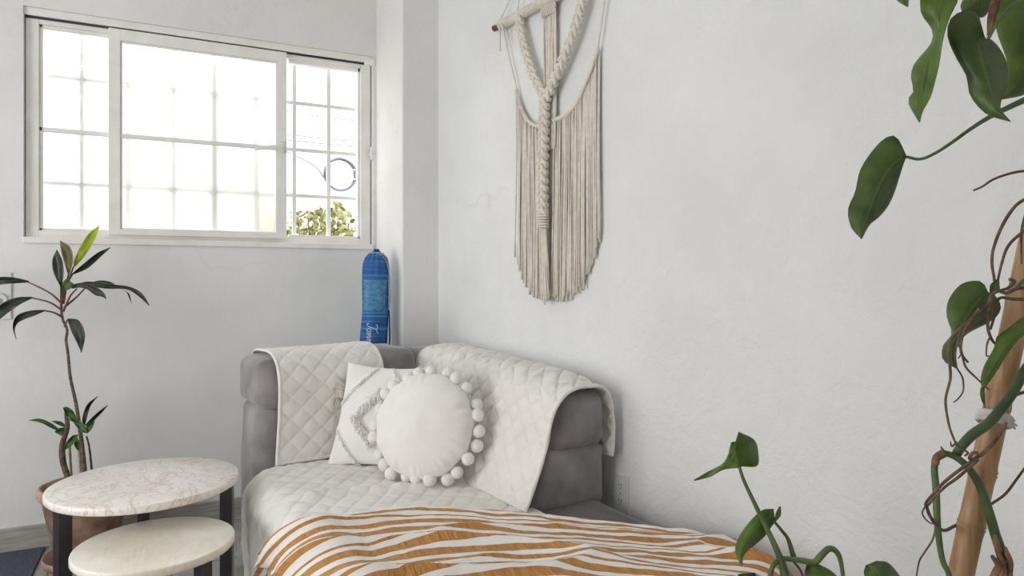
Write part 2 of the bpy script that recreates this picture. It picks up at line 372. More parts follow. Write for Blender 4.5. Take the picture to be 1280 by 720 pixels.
def roundbox(hx, hy, hz, r, n=14, puff=(0, 0, 0), wr=.0, seed=0):
    bm = bmesh.new(); bmesh.ops.create_cube(bm, size=2); bmesh.ops.subdivide_edges(bm, edges=bm.edges[:], cuts=n, use_grid_fill=True)
    V = np.array([v.co[:] for v in bm.verts]); F = [tuple(v.index for v in f.verts) for f in bm.faces]; bm.free()
    c = np.sign(V)*(1-(1-np.abs(V))**1.9); h = np.array([hx, hy, hz]); p = c*h
    inn = np.clip(p, -(h-r), h-r); d = p-inn; L = np.maximum(np.linalg.norm(d, axis=1, keepdims=True), 1e-9)
    p = inn+d/L*r
    for k in range(3):
        i, j = [q for q in range(3) if q != k]
        p[:, k] += puff[k]*np.sign(c[:, k])*(np.abs(c[:, k])**2)*(1-c[:, i]**2)*(1-c[:, j]**2)
    if wr:
        nn = np.array([mnoise.noise(Vector((q[0]*6+seed, q[1]*6, q[2]*6)))+.5*mnoise.noise(Vector((q[0]*15, q[1]*15+seed, q[2]*15))) for q in p])
        p = p+d/L*nn[:, None]*wr
    return p, F

# ------------------------------------------------------------------ the room
CEIL = 2.95; YR = -1.7; XL = -2.5
mb = MB(); mb.box(XL-.3, 4.6, YR-.3, 6.2, -.12, 0); struct('floor', mb, M['tile'], smooth=False)
mb = MB(); mb.box(XL-.15, 4.6, YR-.15, YB+.2, CEIL, CEIL+.12); struct('ceiling', mb, M['ceiling'], smooth=False)
WX0, WX1, WZ0, WZ1 = -.585, .978, 1.372, 2.40          # opening in the window wall
def boxes(name, lst, mat, **kw):
    m_ = MB()
    for b in lst: m_.box(*b)
    return struct(name, m_, mat, smooth=False, **kw)
T = .16
def wall_back():
    # one slab with a hole, front edges lightly rounded
    bm_ = MB()
    bm_.box(XL, WX0, YB, YB+T, 0, CEIL); bm_.box(WX1, 1.40, YB, YB+T, 0, CEIL)
    bm_.box(WX0, WX1, YB, YB+T, 0, WZ0); bm_.box(WX0, WX1, YB, YB+T, WZ1, CEIL)
    return struct('wall_back', bm_, M['wall'], smooth=False)
wall_back()
mb = MB()
pf = [(.994, YB+.02), (1.027, 3.28), (1.216, 3.28), (1.30, 3.28), (1.30, YB+.02)]
n_ = 5
V = [(x, y, z) for z in (0, CEIL) for x, y in pf]
mb.add(V, [(4, 3, 2, 1, 0), (5, 6, 7, 8, 9)]+[(i, (i+1) % 5, 5+(i+1) % 5, 5+i) for i in range(5)])
struct('pillar', mb, M['wall'], bevel=.008)
mb = MB()
a0, a1 = WL(-.35, 0, 0), WL(5.3, 0, 0); b0, b1 = WL(-.35, -.15, 0), WL(5.3, -.15, 0)
mb.add([(*a0[:2], 0), (*a1[:2], 0), (*b1[:2], 0), (*b0[:2], 0), (*a0[:2], CEIL), (*a1[:2], CEIL), (*b1[:2], CEIL), (*b0[:2], CEIL)],
       [(0, 1, 2, 3), (4, 5, 6, 7), (0, 1, 5, 4), (1, 2, 6, 5), (2, 3, 7, 6), (3, 0, 4, 7)])
struct('wall_right', mb, M['wall_rough'], smooth=False)
boxes('wall_rear', [(XL-.15, 2.6, YR-.15, YR, 0, CEIL)], M['wall'])
# unseen wall; its assumed opening is sized and placed to light the room
OY0, OY1, OZ1 = .1, 2.75, 2.55
boxes('wall_left', [(XL-.15, XL, YR, OY0, 0, CEIL), (XL-.15, XL, OY1, YB+T, 0, CEIL), (XL-.15, XL, OY0, OY1, OZ1, CEIL), (XL-.15, XL, OY0, OY1, 0, .25)], M['wall'])
mb = MB(); mb.box(XL, 1.0, YB-.014, YB, 0, .108); struct('baseboard_back', mb, M['baseboard'], bevel=.003)

# window recess and frame
def wbar(m_, x0, x1, z0, z1, y0, y1): m_.box(x0, x1, y0, y1, z0, z1)
win = bpy.data.objects.new('window_1', None); COL.objects.link(win); win.location = (.195, YB+.05, WZ0); win['kind'] = 'structure'
FY0, FY1 = YB+.03, YB+.085
mb = MB()
wbar(mb, -.581, -.532, 1.378, 2.363, FY0, FY1); wbar(mb, .918, .971, 1.378, 2.363, FY0, FY1)
wbar(mb, -.532, .918, 2.338, 2.363, FY0, FY1); wbar(mb, -.532, .918, 1.378, 1.412, FY0, FY1)
mk('window_frame', mb, M['frame'], win, bevel=.003)
mb = MB(); wbar(mb, WX0, WX1, 2.3665, 2.40, YB+.012, YB+.10); mk('window_head_track', mb, M['frame'], win, bevel=.002)
mb = MB(); wbar(mb, -.581, .971, 2.357, 2.3675, YB+.024, YB+.06); mk('track_shadow_strip', mb, M['black'], win)  # dark strip put where the head track casts its shadow
mb = MB(); wbar(mb, WX0, WX1, 1.352, 1.380, YB-.012, YB+.10); mk('window_sill', mb, M['frame'], win, bevel=.004)
# fixed pane on the side of the plant
mb = MB()
wbar(mb, -.532, -.519, 1.412, 2.338, FY0+.012, FY1-.01); wbar(mb, -.532, -.225, 1.86, 1.878, FY0+.012, FY1-.01)
wbar(mb, -.532, -.225, 2.325, 2.338, FY0+.012, FY1-.01); wbar(mb, -.532, -.225, 1.412, 1.424, FY0+.012, FY1-.01)
mk('fixed_sash', mb, M['frame'], win, bevel=.002)
mb = MB(); wbar(mb, -.522, -.235, 1.418, 2.33, FY0+.028, FY0+.034); mk('frosted_pane', mb, M['frosted'], win, smooth=False)
# sliding sash in front
SY0, SY1 = YB+.006, YB+.034
mb = MB()
wbar(mb, -.262, -.214, 1.40, 2.357, SY0, SY1); wbar(mb, .484, .529, 1.40, 2.357, SY0, SY1)
wbar(mb, -.214, .484, 2.304, 2.357, SY0, SY1); wbar(mb, -.214, .484, 1.40, 1.426, SY0, SY1)
wbar(mb, -.214, .484, 1.853, 1.872, SY0+.004, SY1)
for x0, x1, z0, z1 in ((-.214, -.206, 1.426, 2.304), (.477, .484, 1.426, 2.304), (-.206, .477, 2.297, 2.304), (-.206, .477, 1.426, 1.433)):
    wbar(mb, x0, x1, z0, z1, SY0+.008, SY1-.004)
mk('sliding_sash', mb, M['frame'], win, bevel=.002)
mb = MB(); wbar(mb, -.21, .48, 1.43, 2.30, SY0+.016, SY0+.021); mk('frosted_pane', mb, M['frosted'], win, smooth=False)
# open bay's inner lining
mb = MB()
wbar(mb, .905, .918, 1.412, 2.338, FY0+.015, FY1); wbar(mb, .545, .918, 2.318, 2.338, FY0+.015, FY1); wbar(mb, .545, .918, 1.412, 1.424, FY0+.015, FY1)
mk('bay_lining', mb, M['frame'], win, bevel=.002)
# handle, catch, track end
hd = MB(); c = Vector((.512, SY0-.004, 1.868))
hd.box(c.x-.016, c.x+.012, SY0-.012, SY0, c.z-.03, c.z+.03)
hd.tube([c+Vector((0, -.008, .004)), c+Vector((-.002, -.03, .002))], .011, 12)
hd.tube(cr([c+Vector((.004, -.03, .004)), c+Vector((-.05, -.034, -.006)), c+Vector((-.14, -.036, -.026))], 10), [.010, .009, .0065], 10)
mk('window_handle', hd, M['frame'], win)
mb = MB(); mb.box(.962, .99, YB+.004, YB+.03, 1.865, 1.885); mb.tube([(.975, YB+.01, 1.84), (.975, YB+.01, 1.91)], .011, 10); mb.box(.968, .985, YB-.008, YB+.012, 1.868, 1.882)
mk('window_catch', mb, M['plastic'], win, bevel=.002)
mb = MB(); mb.box(.935, .985, YB-.006, YB+.03, 2.352, 2.385); mk('track_end', mb, M['frame'], win, bevel=.004)
# bars outside the glass
GY = YB+.115
mb = MB()
for x in (-.567, -.377, -.188, .009, .193, .391, .583, .763, .95): mb.box(x-.0105, x+.0105, GY-.006, GY+.012, 1.36, 2.40)
for z in (2.128, 1.880, 1.636): mb.box(WX0, WX1, GY-.010, GY+.008, z-.009, z+.009)
mb.box(.178, .208, GY-.012, GY+.014, 1.36, 2.40)
mk('window_grille', mb, M['grille'], win, bevel=.002)

# outside: a bright wall across the yard, a bush, a coil of cable, wires
EY = 5.35
boxes('exterior_wall', [(-3.5, 5.5, EY, EY+.15, -.1, 2.9)], M['ext_wall'])
coil = MB(); cc = Vector((1.165, EY-.03, 1.995))
for i in range(9):
    r = .112+.010*rng.standard_normal()*.6+.0025*i*.6; ph = rng.uniform(0, 6)
    pts = [cc+Vector((r*math.cos(t+ph)*(1+.03*math.sin(2*t+i)), -.004*i*.8+.004*math.sin(3*t+i), r*math.sin(t+ph)*1.04)) for t in np.linspace(0, 2*PI, 40)]
    coil.tube(pts, .0045, 6)
tail = cr([cc+Vector((-.10, 0, -.06)), cc+Vector((-.2, .0, .06)), cc+Vector((-.42, .01, .16))], 14); coil.tube(tail, .004, 6)
tg = thing('cable_coil', 'coil of dark grey cable hanging on the pale wall outside the window', 'cable', (cc.x, EY-.03, cc.z-.13))
mk('coiled_cable', coil, M['cable'], tg)
mb = MB()
for ang in (-.3, .35):
    mb = MB(); mb.tube([cc+Vector((.11*math.cos(ang)-.0, -.045, .11*math.sin(ang)))-Vector((.022, 0, 0)), cc+Vector((.11*math.cos(ang), -.045, .11*math.sin(ang)))+Vector((.022, 0, 0))], .006, 6); mk('cable_tie', mb, M['plastic'], tg)
mb = MB(); mb.tube([cc+Vector((0, .03, .10)), cc+Vector((0, -.04, .10))], .005, 8)
mk('hook', mb, M['plastic'], tg)
mb = MB()
for z, x0, x1, sg in ((2.29, .5, 1.7, .03), (2.24, .5, 1.7, .02), (2.47, .6, 1.7, .05)):
    mb.tube([(x, EY-.03-.02*math.sin((x-x0)*3), z-sg*math.sin(PI*(x-x0)/(x1-x0))) for x in np.linspace(x0, x1, 24)], .0035, 6)
w = mk('hanging_cable', mb, M['cable'], origin=(1.1, EY-.03, 2.3)); tag(w, 'thin cables strung along the sunlit wall outside the open bay', 'cable', kind='stuff')
def leafy_bush(name, label, c, rad, n, size):
    t = thing(name, label, 'bush', (c[0], c[1], 0)); m_ = MB(); st = MB()
    for i in range(9):
        a = rng.uniform(0, 2*PI); e = Vector((c[0]+rad[0]*.6*math.cos(a), c[1]+rad[1]*.6*math.sin(a), c[2]+rad[2]*rng.uniform(-.2, .8)))
        st.tube(cr([(c[0], c[1], 0), ((c[0]+e.x)/2, (c[1]+e.y)/2, c[2]*.7), e], 8), [.012, .004], 6)
    for i in range(n):
        d = rng.standard_normal(3); d /= np.linalg.norm(d); d *= rng.uniform(.55, 1)
        p = Vector((c[0]+d[0]*rad[0], c[1]+d[1]*rad[1], c[2]+d[2]*rad[2]))
        ax = Vector(rng.standard_normal(3)).normalized(); ax.z -= .4; ax.normalize(); sd = ax.cross(Vector(rng.standard_normal(3))).normalized(); nn = ax.cross(sd)
        L = size*rng.uniform(.6, 1.2); W = L*.3; V = []; U = []
        for q in np.linspace(0, 1, 6):
            wd = W*math.sin(PI*min(1, q*.96+.03))**.8
            for x in (-1, 0, 1): V.append(p+ax*L*q+sd*x*wd+nn*(abs(x)*wd*.35-.25*L*q*q)); U.append((x*.5+.5, q))
        m_.add(V, [(r*3+k, r*3+k+1, r*3+k+4, r*3+k+3) for r in range(5) for k in range(2)], U)
    mk('stem', st, M['root'], t); f = mk('foliage', m_, M['bush'], t, fixn=False); f['kind'] = 'stuff'
leafy_bush('leafy_bush', 'sunlit green bush growing outside below the open window bay', (.93, 4.72, 1.34), (.30, .22, .38), 800, .062)
leafy_bush('climbing_shrub', 'smaller pale shrub by the sash edge against the outside wall', (.60, 5.08, 1.66), (.13, .10, .36), 110, .055)

# ------------------------------------------------------------------ wall sockets
def plate(name, label, centre, right, up, nrm, w, h, d):
    r, u, n = Vector(right), Vector(up), Vector(nrm); c = Vector(centre)
    t = thing(name, label, 'socket', centre)
    f = lambda x, y, z: c+r*x+u*y+n*z
    m_ = MB(); m_.box(-w/2, w/2, -h/2, h/2, 0, d, f); mk('cover_plate', m_, M['plastic'], t, bevel=.0025)
    return t, f
pc = (WL(1.266, 0, .418))
t, f = plate('wall_outlet', 'white duplex wall outlet low on the plaster behind the sofa end', pc, Vector((WD[0], WD[1], 0)), Vector((0, 0, 1)), Vector((WN[0], WN[1], 0)), .074, .139, .007)
for dy in (-.028, .028):
    m_ = MB(); m_.add([f(.017*math.cos(a)*(1 if abs(math.cos(a)) < .9 else .97), dy+.019*math.sin(a), z) for z in (.006, .0095) for a in np.linspace(0, 2*PI, 24, endpoint=False)],
                      [tuple(range(24)), tuple(range(24, 48))]+[(i, (i+1) % 24, 24+(i+1) % 24, 24+i) for i in range(24)])
    s_ = mk('socket_face', m_, M['plastic'], t, smooth=False)
    m_ = MB()
    for sx in (-.006, .006): m_.box(sx-.001, sx+.001, dy-.001, dy+.009, .0085, .0102, f)
    m_.box(-.002, .002, dy-.010, dy-.006, .0085, .0102, f)
    mk('slot', m_, M['slot'], s_, smooth=False)
m_ = MB(); m_.add([f(.003*math.cos(a), .003*math.sin(a), .0085) for a in np.linspace(0, 2*PI, 12, endpoint=False)]+[f(0, 0, .0085)], [(i, (i+1) % 12, 12) for i in range(12)]); mk('screw', m_, M['slot'], t)
t, f = plate('wall_switch', 'square white socket plate with round dial on the wall by the cordyline', (-.685, YB, 1.12), (1, 0, 0), (0, 0, 1), (0, -1, 0), .118, .205, .008)
m_ = MB()
for r_, z in ((.034, .008), (.034, .016), (.027, .0165), (.026, .011), (.012, .011), (.012, .02)):
    for a in np.linspace(0, 2*PI, 32, endpoint=False): m_.V.append(tuple(f(.012+r_*math.cos(a), -.02+r_*math.sin(a), z))); m_.U.append((0, 0))
m_.F = [(i*32+k, i*32+(k+1) % 32, (i+1)*32+(k+1) % 32, (i+1)*32+k) for i in range(5) for k in range(32)]+[tuple(160+k for k in range(32))]
mk('dial', m_, M['plastic'], t)

# rug
mb = MB(); mb.box(-1.9, -.50, 2.2, YB-.02, 0, .010); r_ = mk('rug', mb, M['rug'], bevel=.004, origin=(-1.1, 2.9, 0)); tag(r_, 'dark blue-grey rug on the floor against the back baseboard', 'rug')

# ------------------------------------------------------------------ sofa
SL0 = SF(1.15, 1.95, 0); SL0.z = 0
sofa = thing('sofa', 'grey velvet corner sofa covered with off-white quilts and a striped throw', 'sofa', SL0)
def sbox(name, a0, a1, b0, b1, z0, z1, r, n=14, puff=(0, 0, 0), wr=.004, warp=None, mat='velvet', seed=0, parent=sofa):
    p, F = roundbox((a1-a0)/2, (b1-b0)/2, (z1-z0)/2, r, n, puff, wr, seed)
    p = p+np.array([(a0+a1)/2, (b0+b1)/2, (z0+z1)/2])
    if warp: p = warp(p)
    m_ = MB(); m_.add(SFn(p[:, 0], p[:, 1], p[:, 2]).tolist(), F); return mk(name, m_, M[mat], parent)
A0, A1, B0, B1, RC, RE = .62, 1.655, 1.06, 2.775, .15, .075
def ztop(a, b): return .40+.036*(b-1.3)
def seatmap(p, q, off=0., base=None):
    pc = np.clip(p, A0+RC, A1-RC); qc = np.clip(q, B0+RC, B1-RC)
    dx, dy = p-pc, q-qc; d = np.hypot(dx, dy); dd = np.maximum(d, 1e-9)
    t = np.clip(d-(RC-RE), 0, None); th = np.minimum(t/RE, PI/2)
    x = np.where(t > 0, RC-RE+(RE+off)*np.sin(th), d); down = np.maximum(t-RE*PI/2, 0)
    drop = (RE+off)*(1-np.cos(th))+down; x = x-.06*down
    z = ztop(pc, qc)+off-drop
    return pc+dx/dd*x, qc+dy/dd*x, z
pp, qq = np.meshgrid(np.r_[np.linspace(A0-.28, A0+.2, 34), np.linspace(A0+.23, A1-.23, 22), np.linspace(A1-.2, A1+.28, 34)],
                     np.r_[np.linspace(B0-.28, B0+.2, 30), np.linspace(B0+.25, B1-.25, 30), np.linspace(B1-.2, B1+.28, 30)], indexing='ij')
a_, b_, z_ = seatmap(pp, qq); z_ = z_+.006*fbm(pp*5, qq*5, 3)
mb = MB(); mb.grid(SFn(a_, b_, z_)); mk('seat', mb, M['velvet_dark'], sofa)
sbox('base', A0+.03, A1-.02, B0+.03, 3.0, .05, .14, .02, 6, wr=0)
for a, b in ((.72, 1.2), (1.55, 1.2), (.78, 2.9), (1.55, 2.9)):
    mb = MB(); c = SF(a, b, 0); mb.lathe((c.x, c.y, 0), [(.018, 0), (.026, .06)], 16); mk('leg', mb, M['steel'], sofa)
# end section against the window wall
def w_arm(p):
    k = np.clip((p[:, 2]-.68)/.2, 0, 1)
    p = p.copy(); f = (p[:, 1]-2.72)/.32; p[:, 1] += np.where(f < .5, .02*k, 0); p[:, 2] += .012*np.clip((p[:, 0]-.7)/.6, 0, 1)*k; return p
sbox('arm_lower', .685, 1.36, 2.745, 3.04, .07, .70, .05, 16, (.01, .02, 0), .006, None, seed=1)
sbox('arm_bolster', .680, 1.372, 2.728, 3.05, .682, .876, .046, 18, (.006, .010, .010), .006, w_arm, seed=2)
# long back along the other wall
def frontline(z, b):
    near = np.interp(z, [.3, .42, .607, .79, .84], [1.29, 1.322, 1.395, 1.450, 1.462])
    far = np.interp(z, [.3, .42, .607, .79, .84], [1.29, 1.322, 1.375, 1.40, 1.40])
    k = np.clip((b-2.3)/.75, 0, 1); return near*(1-k)+far*k
def w_back(p):
    p = p.copy(); t = (p[:, 0]-1.32)/(1.655-1.32)
    up = np.clip((p[:, 2]-.62)/.18, 0, 1)*np.clip((p[:, 1]-1.9)/1.1, 0, 1)
    fl = frontline(p[:, 2], p[:, 1]); p[:, 0] = fl+t*((1.656-.020*(p[:, 1]-1.82)/1.2)-fl); p[:, 2] += .045*up-.022*np.exp(-((p[:, 1]-1.80)/.14)**2)*np.clip((p[:, 2]-.62)/.18, 0, 1)
    return p
sbox('backrest_lower', 1.32, 1.655, 1.822, 3.04, .395, .617, .035, 18, (.02, .006, 0), .007, w_back, seed=3)
sbox('backrest_bolster', 1.325, 1.652, 1.815, 3.05, .598, .820, .055, 20, (.012, .012, .012), .007, w_back, seed=4)

# quilts ---------------------------------------------------------------
def quilt(name, label, cat, Pt, S, Tm, L, amp, group=None, solid=.008, flip=False, wr=.004, seed=0, ruck=(0, 0, 0), rmask=1, edge=.02, mat='quilt', origin=None):
    n = gridnormals(Pt)*(-1 if flip else 1)
    p_ = (S+Tm)/L; q_ = (S-Tm)/L
    puff = (1-np.exp(-np.abs(np.sin(PI*p_))/.11))*(1-np.exp(-np.abs(np.sin(PI*q_))/.11))*(.62+.38*np.abs(np.sin(PI*p_)*np.sin(PI*q_)))
    smin, smax, tmin, tmax = S.min(), S.max(), Tm.min(), Tm.max()
    e = np.minimum(np.minimum(S-smin, smax-S), np.minimum(Tm-tmin, tmax-Tm)); fade = np.clip(e/edge, 0, 1)
    piping = np.where(e < .012, np.sqrt(np.clip(1-((e-.006)/.006)**2, 0, 1))*.006, 0)
    loc = (fbm(p_*3.1+seed, q_*3.1, 5, 3))*.35
    h = amp*puff*fade*(1+loc)+piping+wr*fbm(S*9+seed, Tm*9, seed, 4)*2+ruck[0]*fbm(S*ruck[1]+seed, Tm*ruck[2], seed+9, 3)*fade*rmask
    m_ = MB(); m_.grid(Pt+n*h[..., None], np.stack([S, Tm], -1))
    o = mk(name, m_, M[mat], None, solid=solid, origin=origin, fixn=False, solid_off=(1 if not flip else -1))
    return tag(o, label, cat, group)
# seat cover
P0, P1, Q0, Q1 = A0-.33, 1.345, 1.45, 2.745
pp, qq = np.meshgrid(np.linspace(P0, P1, 170), np.linspace(Q0, Q1, 215), indexing='ij')
wob = .010*fbm(qq*5, pp*5, 11, 3)
a_, b_, z_ = seatmap(pp, qq, .008); z_ = z_+.010*fbm(pp*4, qq*6, 21, 3)
# a soft crease running across the seat where the cover is rucked
cre = np.abs((qq-2.27)+.22*(pp-1.0)+.06*fbm(pp*6, qq*0, 4, 3)); z_ = z_+np.where(pp > .66, .016*np.exp(-(cre/.025)**2)*np.clip((pp-.66)/.1, 0, 1)*np.clip((1.3-pp)/.1, 0, 1), 0)
a_ = a_-np.where(pp < A0, -.000+.006*np.clip((A0-pp)/.2, 0, 1)*(1+np.sin(qq*26+2*fbm(qq*4, pp, 3, 2))), 0)
quilt('seat_quilt', 'off-white diamond quilted cover over the sofa seat, hanging down its front', 'quilt', SFn(a_, b_, z_), pp, qq, .088, .0080, flip=False, seed=3, wr=.004, ruck=(.010, 9, 22), origin=SF(.95, 2.1, .45))
# arm cover
def prof_surface(profile, s_vals, n_t):            # profile(s) -> list of (x,z) ; returns X,Z,T
    X = []; 
    for s in s_vals:
        X.append(cr(profile(s), n_t))
    return np.array(X)
av = np.linspace(.742, 1.188, 96)
def arm_prof(a):
    k = (a-.742)/.446; fz = .462; sag = .010*math.sin(k*9)
    return [(2.714, fz+.002), (2.722, .56), (2.718, .70), (2.708, .79), (2.728, .862), (2.80, .898+.008*k), (2.93, .899+.008*k), (3.03, .878), (3.066, .80), (3.068, .70), (3.066, .62)]
R_ = prof_surface(arm_prof, av, 190)
S_ = np.repeat(av[:, None], 190, 1); T_ = np.concatenate([[0], np.cumsum(np.linalg.norm(np.diff(R_[0], axis=0), axis=1))])[None, :].repeat(96, 0)
skew = .012*np.sin(T_*7)
quilt('arm_quilt', 'off-white diamond quilted cover draped over the sofa arm below the window', 'quilt', SFn(S_+skew, R_[..., 0], R_[..., 1]), S_, T_, .088, .0065, flip=False, seed=7, origin=SF(.96, 2.9, .7))
# back cover
bv = np.linspace(1.803, 2.80, 190)
def back_prof(b):
    k = min(1, max(0, (b-1.85)/1.1)); up = .045*k-.022*math.exp(-((b-1.80)/.14)**2); e = math.exp(-((b-1.803)/.10)**2)
    fl = lambda z: float(frontline(np.array(z), np.array(b)))-.016
    dz = -.006*e
    return [(fl(.42)-.012, .432+.010*k), (fl(.5)-.010, .50), (fl(.607)-.006, .61), (fl(.72)-.008, .72), (fl(.79), .796+up), (fl(.82)+.045, .838+up+dz), (1.565, .847+up+dz), (1.635, .832+up+dz),
            (1.660-.020*(b-1.82)/1.2+.004*e, .785+up), (1.667-.020*(b-1.82)/1.2+.012*e, .70), (1.667-.020*(b-1.82)/1.2+.014*e, .62), (1.668-.020*(b-1.82)/1.2+.006*e, .56)]
R_ = prof_surface(back_prof, bv, 200)
S_ = np.repeat(bv[:, None], 200, 1); T_ = np.concatenate([[0], np.cumsum(np.linalg.norm(np.diff(R_[95], axis=0), axis=1))])[None, :].repeat(190, 0)
sl = np.clip((T_-.30)/.3, 0, 1)*.10*np.clip((S_-2.5)/.3, 0, 1)
quilt('back_quilt', 'off-white diamond quilted cover over the long sofa back beside the plaster wall', 'quilt', SFn(R_[..., 0], S_-sl*0, R_[..., 1]), S_, T_, .088, .0115, flip=True, seed=9, wr=.004, ruck=(.034, 34, 7), rmask=np.clip((T_-.37)/.06, .12, 1)*np.clip((.64-T_)/.06, 0, 1), origin=SF(1.5, 2.3, .7))

# ------------------------------------------------------------------ cushions
def pillow(TL, TR, BL, BR, thick, n=64, pinch=.07, relief=None, front=Vector((0, -1, 0))):
    TL, TR, BL, BR = map(Vector, (TL, TR, BL, BR))
    nrm = (TR-TL).cross(TL-BL).normalized()
    if nrm.dot(front) < 0: nrm = -nrm
    xs = np.sin(np.linspace(-PI/2, PI/2, n)); out = []
    for sgn in (1, -1):
        X, Y = np.meshgrid(xs, xs, indexing='ij')
        px = X*(1-pinch*(1-Y**2)); py = Y*(1-pinch*(1-X**2))
        u = (px+1)/2; v = (py+1)/2
        base = (np.array(BL)[None, None]*((1-u)*(1-v))[..., None]+np.array(BR)*(u*(1-v))[..., None]+np.array(TL)*((1-u)*v)[..., None]+np.array(TR)*(u*v)[..., None])
        th = thick*np.clip((1-X**2)*(1-Y**2), 0, 1)**.42
        h = th*sgn+.006*fbm(X*3, Y*3, 5, 4)*(1-X**2)*(1-Y**2)*sgn
        if relief is not None and sgn > 0: h = h+relief(X, Y)
        out.append(base+np.array(nrm)*h[..., None])
    return out, nrm
cush_base = P(455, 585, 2.72)
sq = thing('square_cushion', 'square white cushion with shaggy tufted diamond pattern leaning in the sofa corner', 'cushion', (cush_base.x, cush_base.y, .455))
TL, TR, BL, BR = SF(1.030, 2.690, .852), SF(1.295, 2.470, .836), SF(.930, 2.655, .452), SF(1.195, 2.375, .452)
def relief(X, Y):
    d = np.abs(X*1.05+.05)+np.abs(Y+.05)
    ring = np.exp(-((d-.50)/.085)**2)
    diag = np.exp(-((d-1.22)/.05)**2)
    return (.012*ring+.008*diag)*(1+.9*fbm(X*14, Y*14, 2, 3))*np.clip((1-X**2)*(1-Y**2)*12, 0, 1)
(fr, bk), nrm = pillow(TL, TR, BL, BR, .066, 84, .075, relief)
mb = MB(); mb.grid(fr); mb.grid(bk); mk('cushion_cover', mb, M['white_cloth'], sq)
# shaggy yarn standing along the raised diamond
mb = MB(); N = fr.shape[0]; xs = np.sin(np.linspace(-PI/2, PI/2, N)); cnt = 0
while cnt < 1500:
    i, j = rng.integers(3, N-3, 2); X, Y = xs[i], xs[j]; d = abs(X*1.05+.05)+abs(Y+.05)
    if abs(d-.50) > .13 and not (abs(d-1.22) < .035): continue
    p = Vector(fr[i, j]); dr = (nrm*rng.uniform(.5, 1)+Vector(rng.standard_normal(3))*.55+Vector((0, 0, -.55))).normalized()
    L = rng.uniform(.010, .019) if abs(d-.5) < .13 else .007
    mb.tube([p-dr*.003, p+dr*L*.6, p+dr*L+Vector((0, 0, -.004))], [.0017, .0016, .0011], 4, cap=False); cnt += 1
mk('tufting', mb, M['tuft'], sq)
mb = MB()                                            # yarn tassel at the edge by the arm
tc = BL+(TL-BL)*.72+(BL-BR).normalized()*-.004
for i in range(60):
    st = tc+Vector((rng.uniform(-.006, .006), rng.uniform(-.006, .006), rng.uniform(-.03, .03)))
    out = (BL-BR).normalized()*rng.uniform(.02, .05)
    mb.tube(cr([st, st+out+Vector((0, 0, rng.uniform(-.005, .02))), st+out*1.35+Vector((0, 0, -rng.uniform(.02, .07)))], 7), .0016, 4)
o = mk('tassel', mb, M['cotton'], sq); o['label'] = 'beige yarn tassel'

rc = Vector(SF(1.163, 2.275, .652)); 
nv = Vector((-(rc.x), -(rc.y), 0)).normalized(); nv = (nv*math.cos(.42)-Vector((RT[0], RT[1], 0))*math.sin(.42)).normalized(); nv = (nv*math.cos(.30)+Vector((0, 0, 1))*math.sin(.30)).normalized()
rx = Vector((0, 0, 1)).cross(nv).normalized(); ry = nv.cross(rx).normalized()
rnd = thing('round_cushion', 'round off-white cushion edged with white pompoms in front of the square one', 'cushion', (rc.x, rc.y, .45))
RR = .194
def disc(sgn):
    rr = np.sin(np.linspace(0, PI/2, 40)); th = np.linspace(0, 2*PI, 120, endpoint=False)
    Rg, Tg = np.meshgrid(rr, th, indexing='ij')
    wr = 0.0085*np.clip((Rg-.66)/.34, 0, 1)**1.6*(np.sin(Tg*17+4*np.sin(Tg*3))*(.6+.6*np.sin(Tg*2+1))+.7*np.sin(Tg*37+3*np.sin(Tg*5)))*np.sqrt(np.clip(1-Rg**2, 0, 1))*2.2
    z = (.075*np.sqrt(np.clip(1-Rg**2.3, 0, 1))**1.1+wr+.012*fbm(Rg*np.cos(Tg)*2.5, Rg*np.sin(Tg)*2.5, 8, 3)*(1-Rg))*sgn
    edge = 1+.012*np.sin(Tg*11)*Rg**4
    x = Rg*np.cos(Tg)*RR*edge; y = Rg*np.sin(Tg)*RR*edge
    return np.array(rc)+np.array(rx)*x[..., None]+np.array(ry)*y[..., None]+np.array(nv)*z[..., None]
mb = MB(); mb.grid(disc(1), close=True); mb.grid(disc(-1), close=True); mk('cushion_cover', mb, M['white_cloth'], rnd)
ico = bmesh.new(); bmesh.ops.create_icosphere(ico, subdivisions=3, radius=1); IV = [v.co.copy() for v in ico.verts]; IF = [tuple(v.index for v in f.verts) for f in ico.faces]; ico.free()
NP = 24
for i in range(NP):
    a = 2*PI*i/NP+.035*math.sin(i*2.3); d = rx*math.cos(a)+ry*math.sin(a); rad = .0238*(1+.05*math.sin(i*1.7))
    droop = Vector((0, 0, -.010))*(.6+.4*math.sin(i*1.1)); rout = RR+.017
    c = rc+d*rout+droop-nv*.018+nv*.012*math.sin(i*2.1)
    if c.z < .475: c.z = max(c.z, ztop(0, 2.25)+.012+rad*.9); c += nv*.012
    mb = MB(); mb.add([c+v*rad*(1+.05*mnoise.noise(v*4+Vector((i, 0, 0)))) for v in IV], IF); pm = mk('pompom', mb, M['pompom'], rnd)
    mb = MB(); mb.tube([rc+d*(RR-.004), c-d*rad*.5], .002, 6); mk('thread', mb, M['white_cloth'], pm)

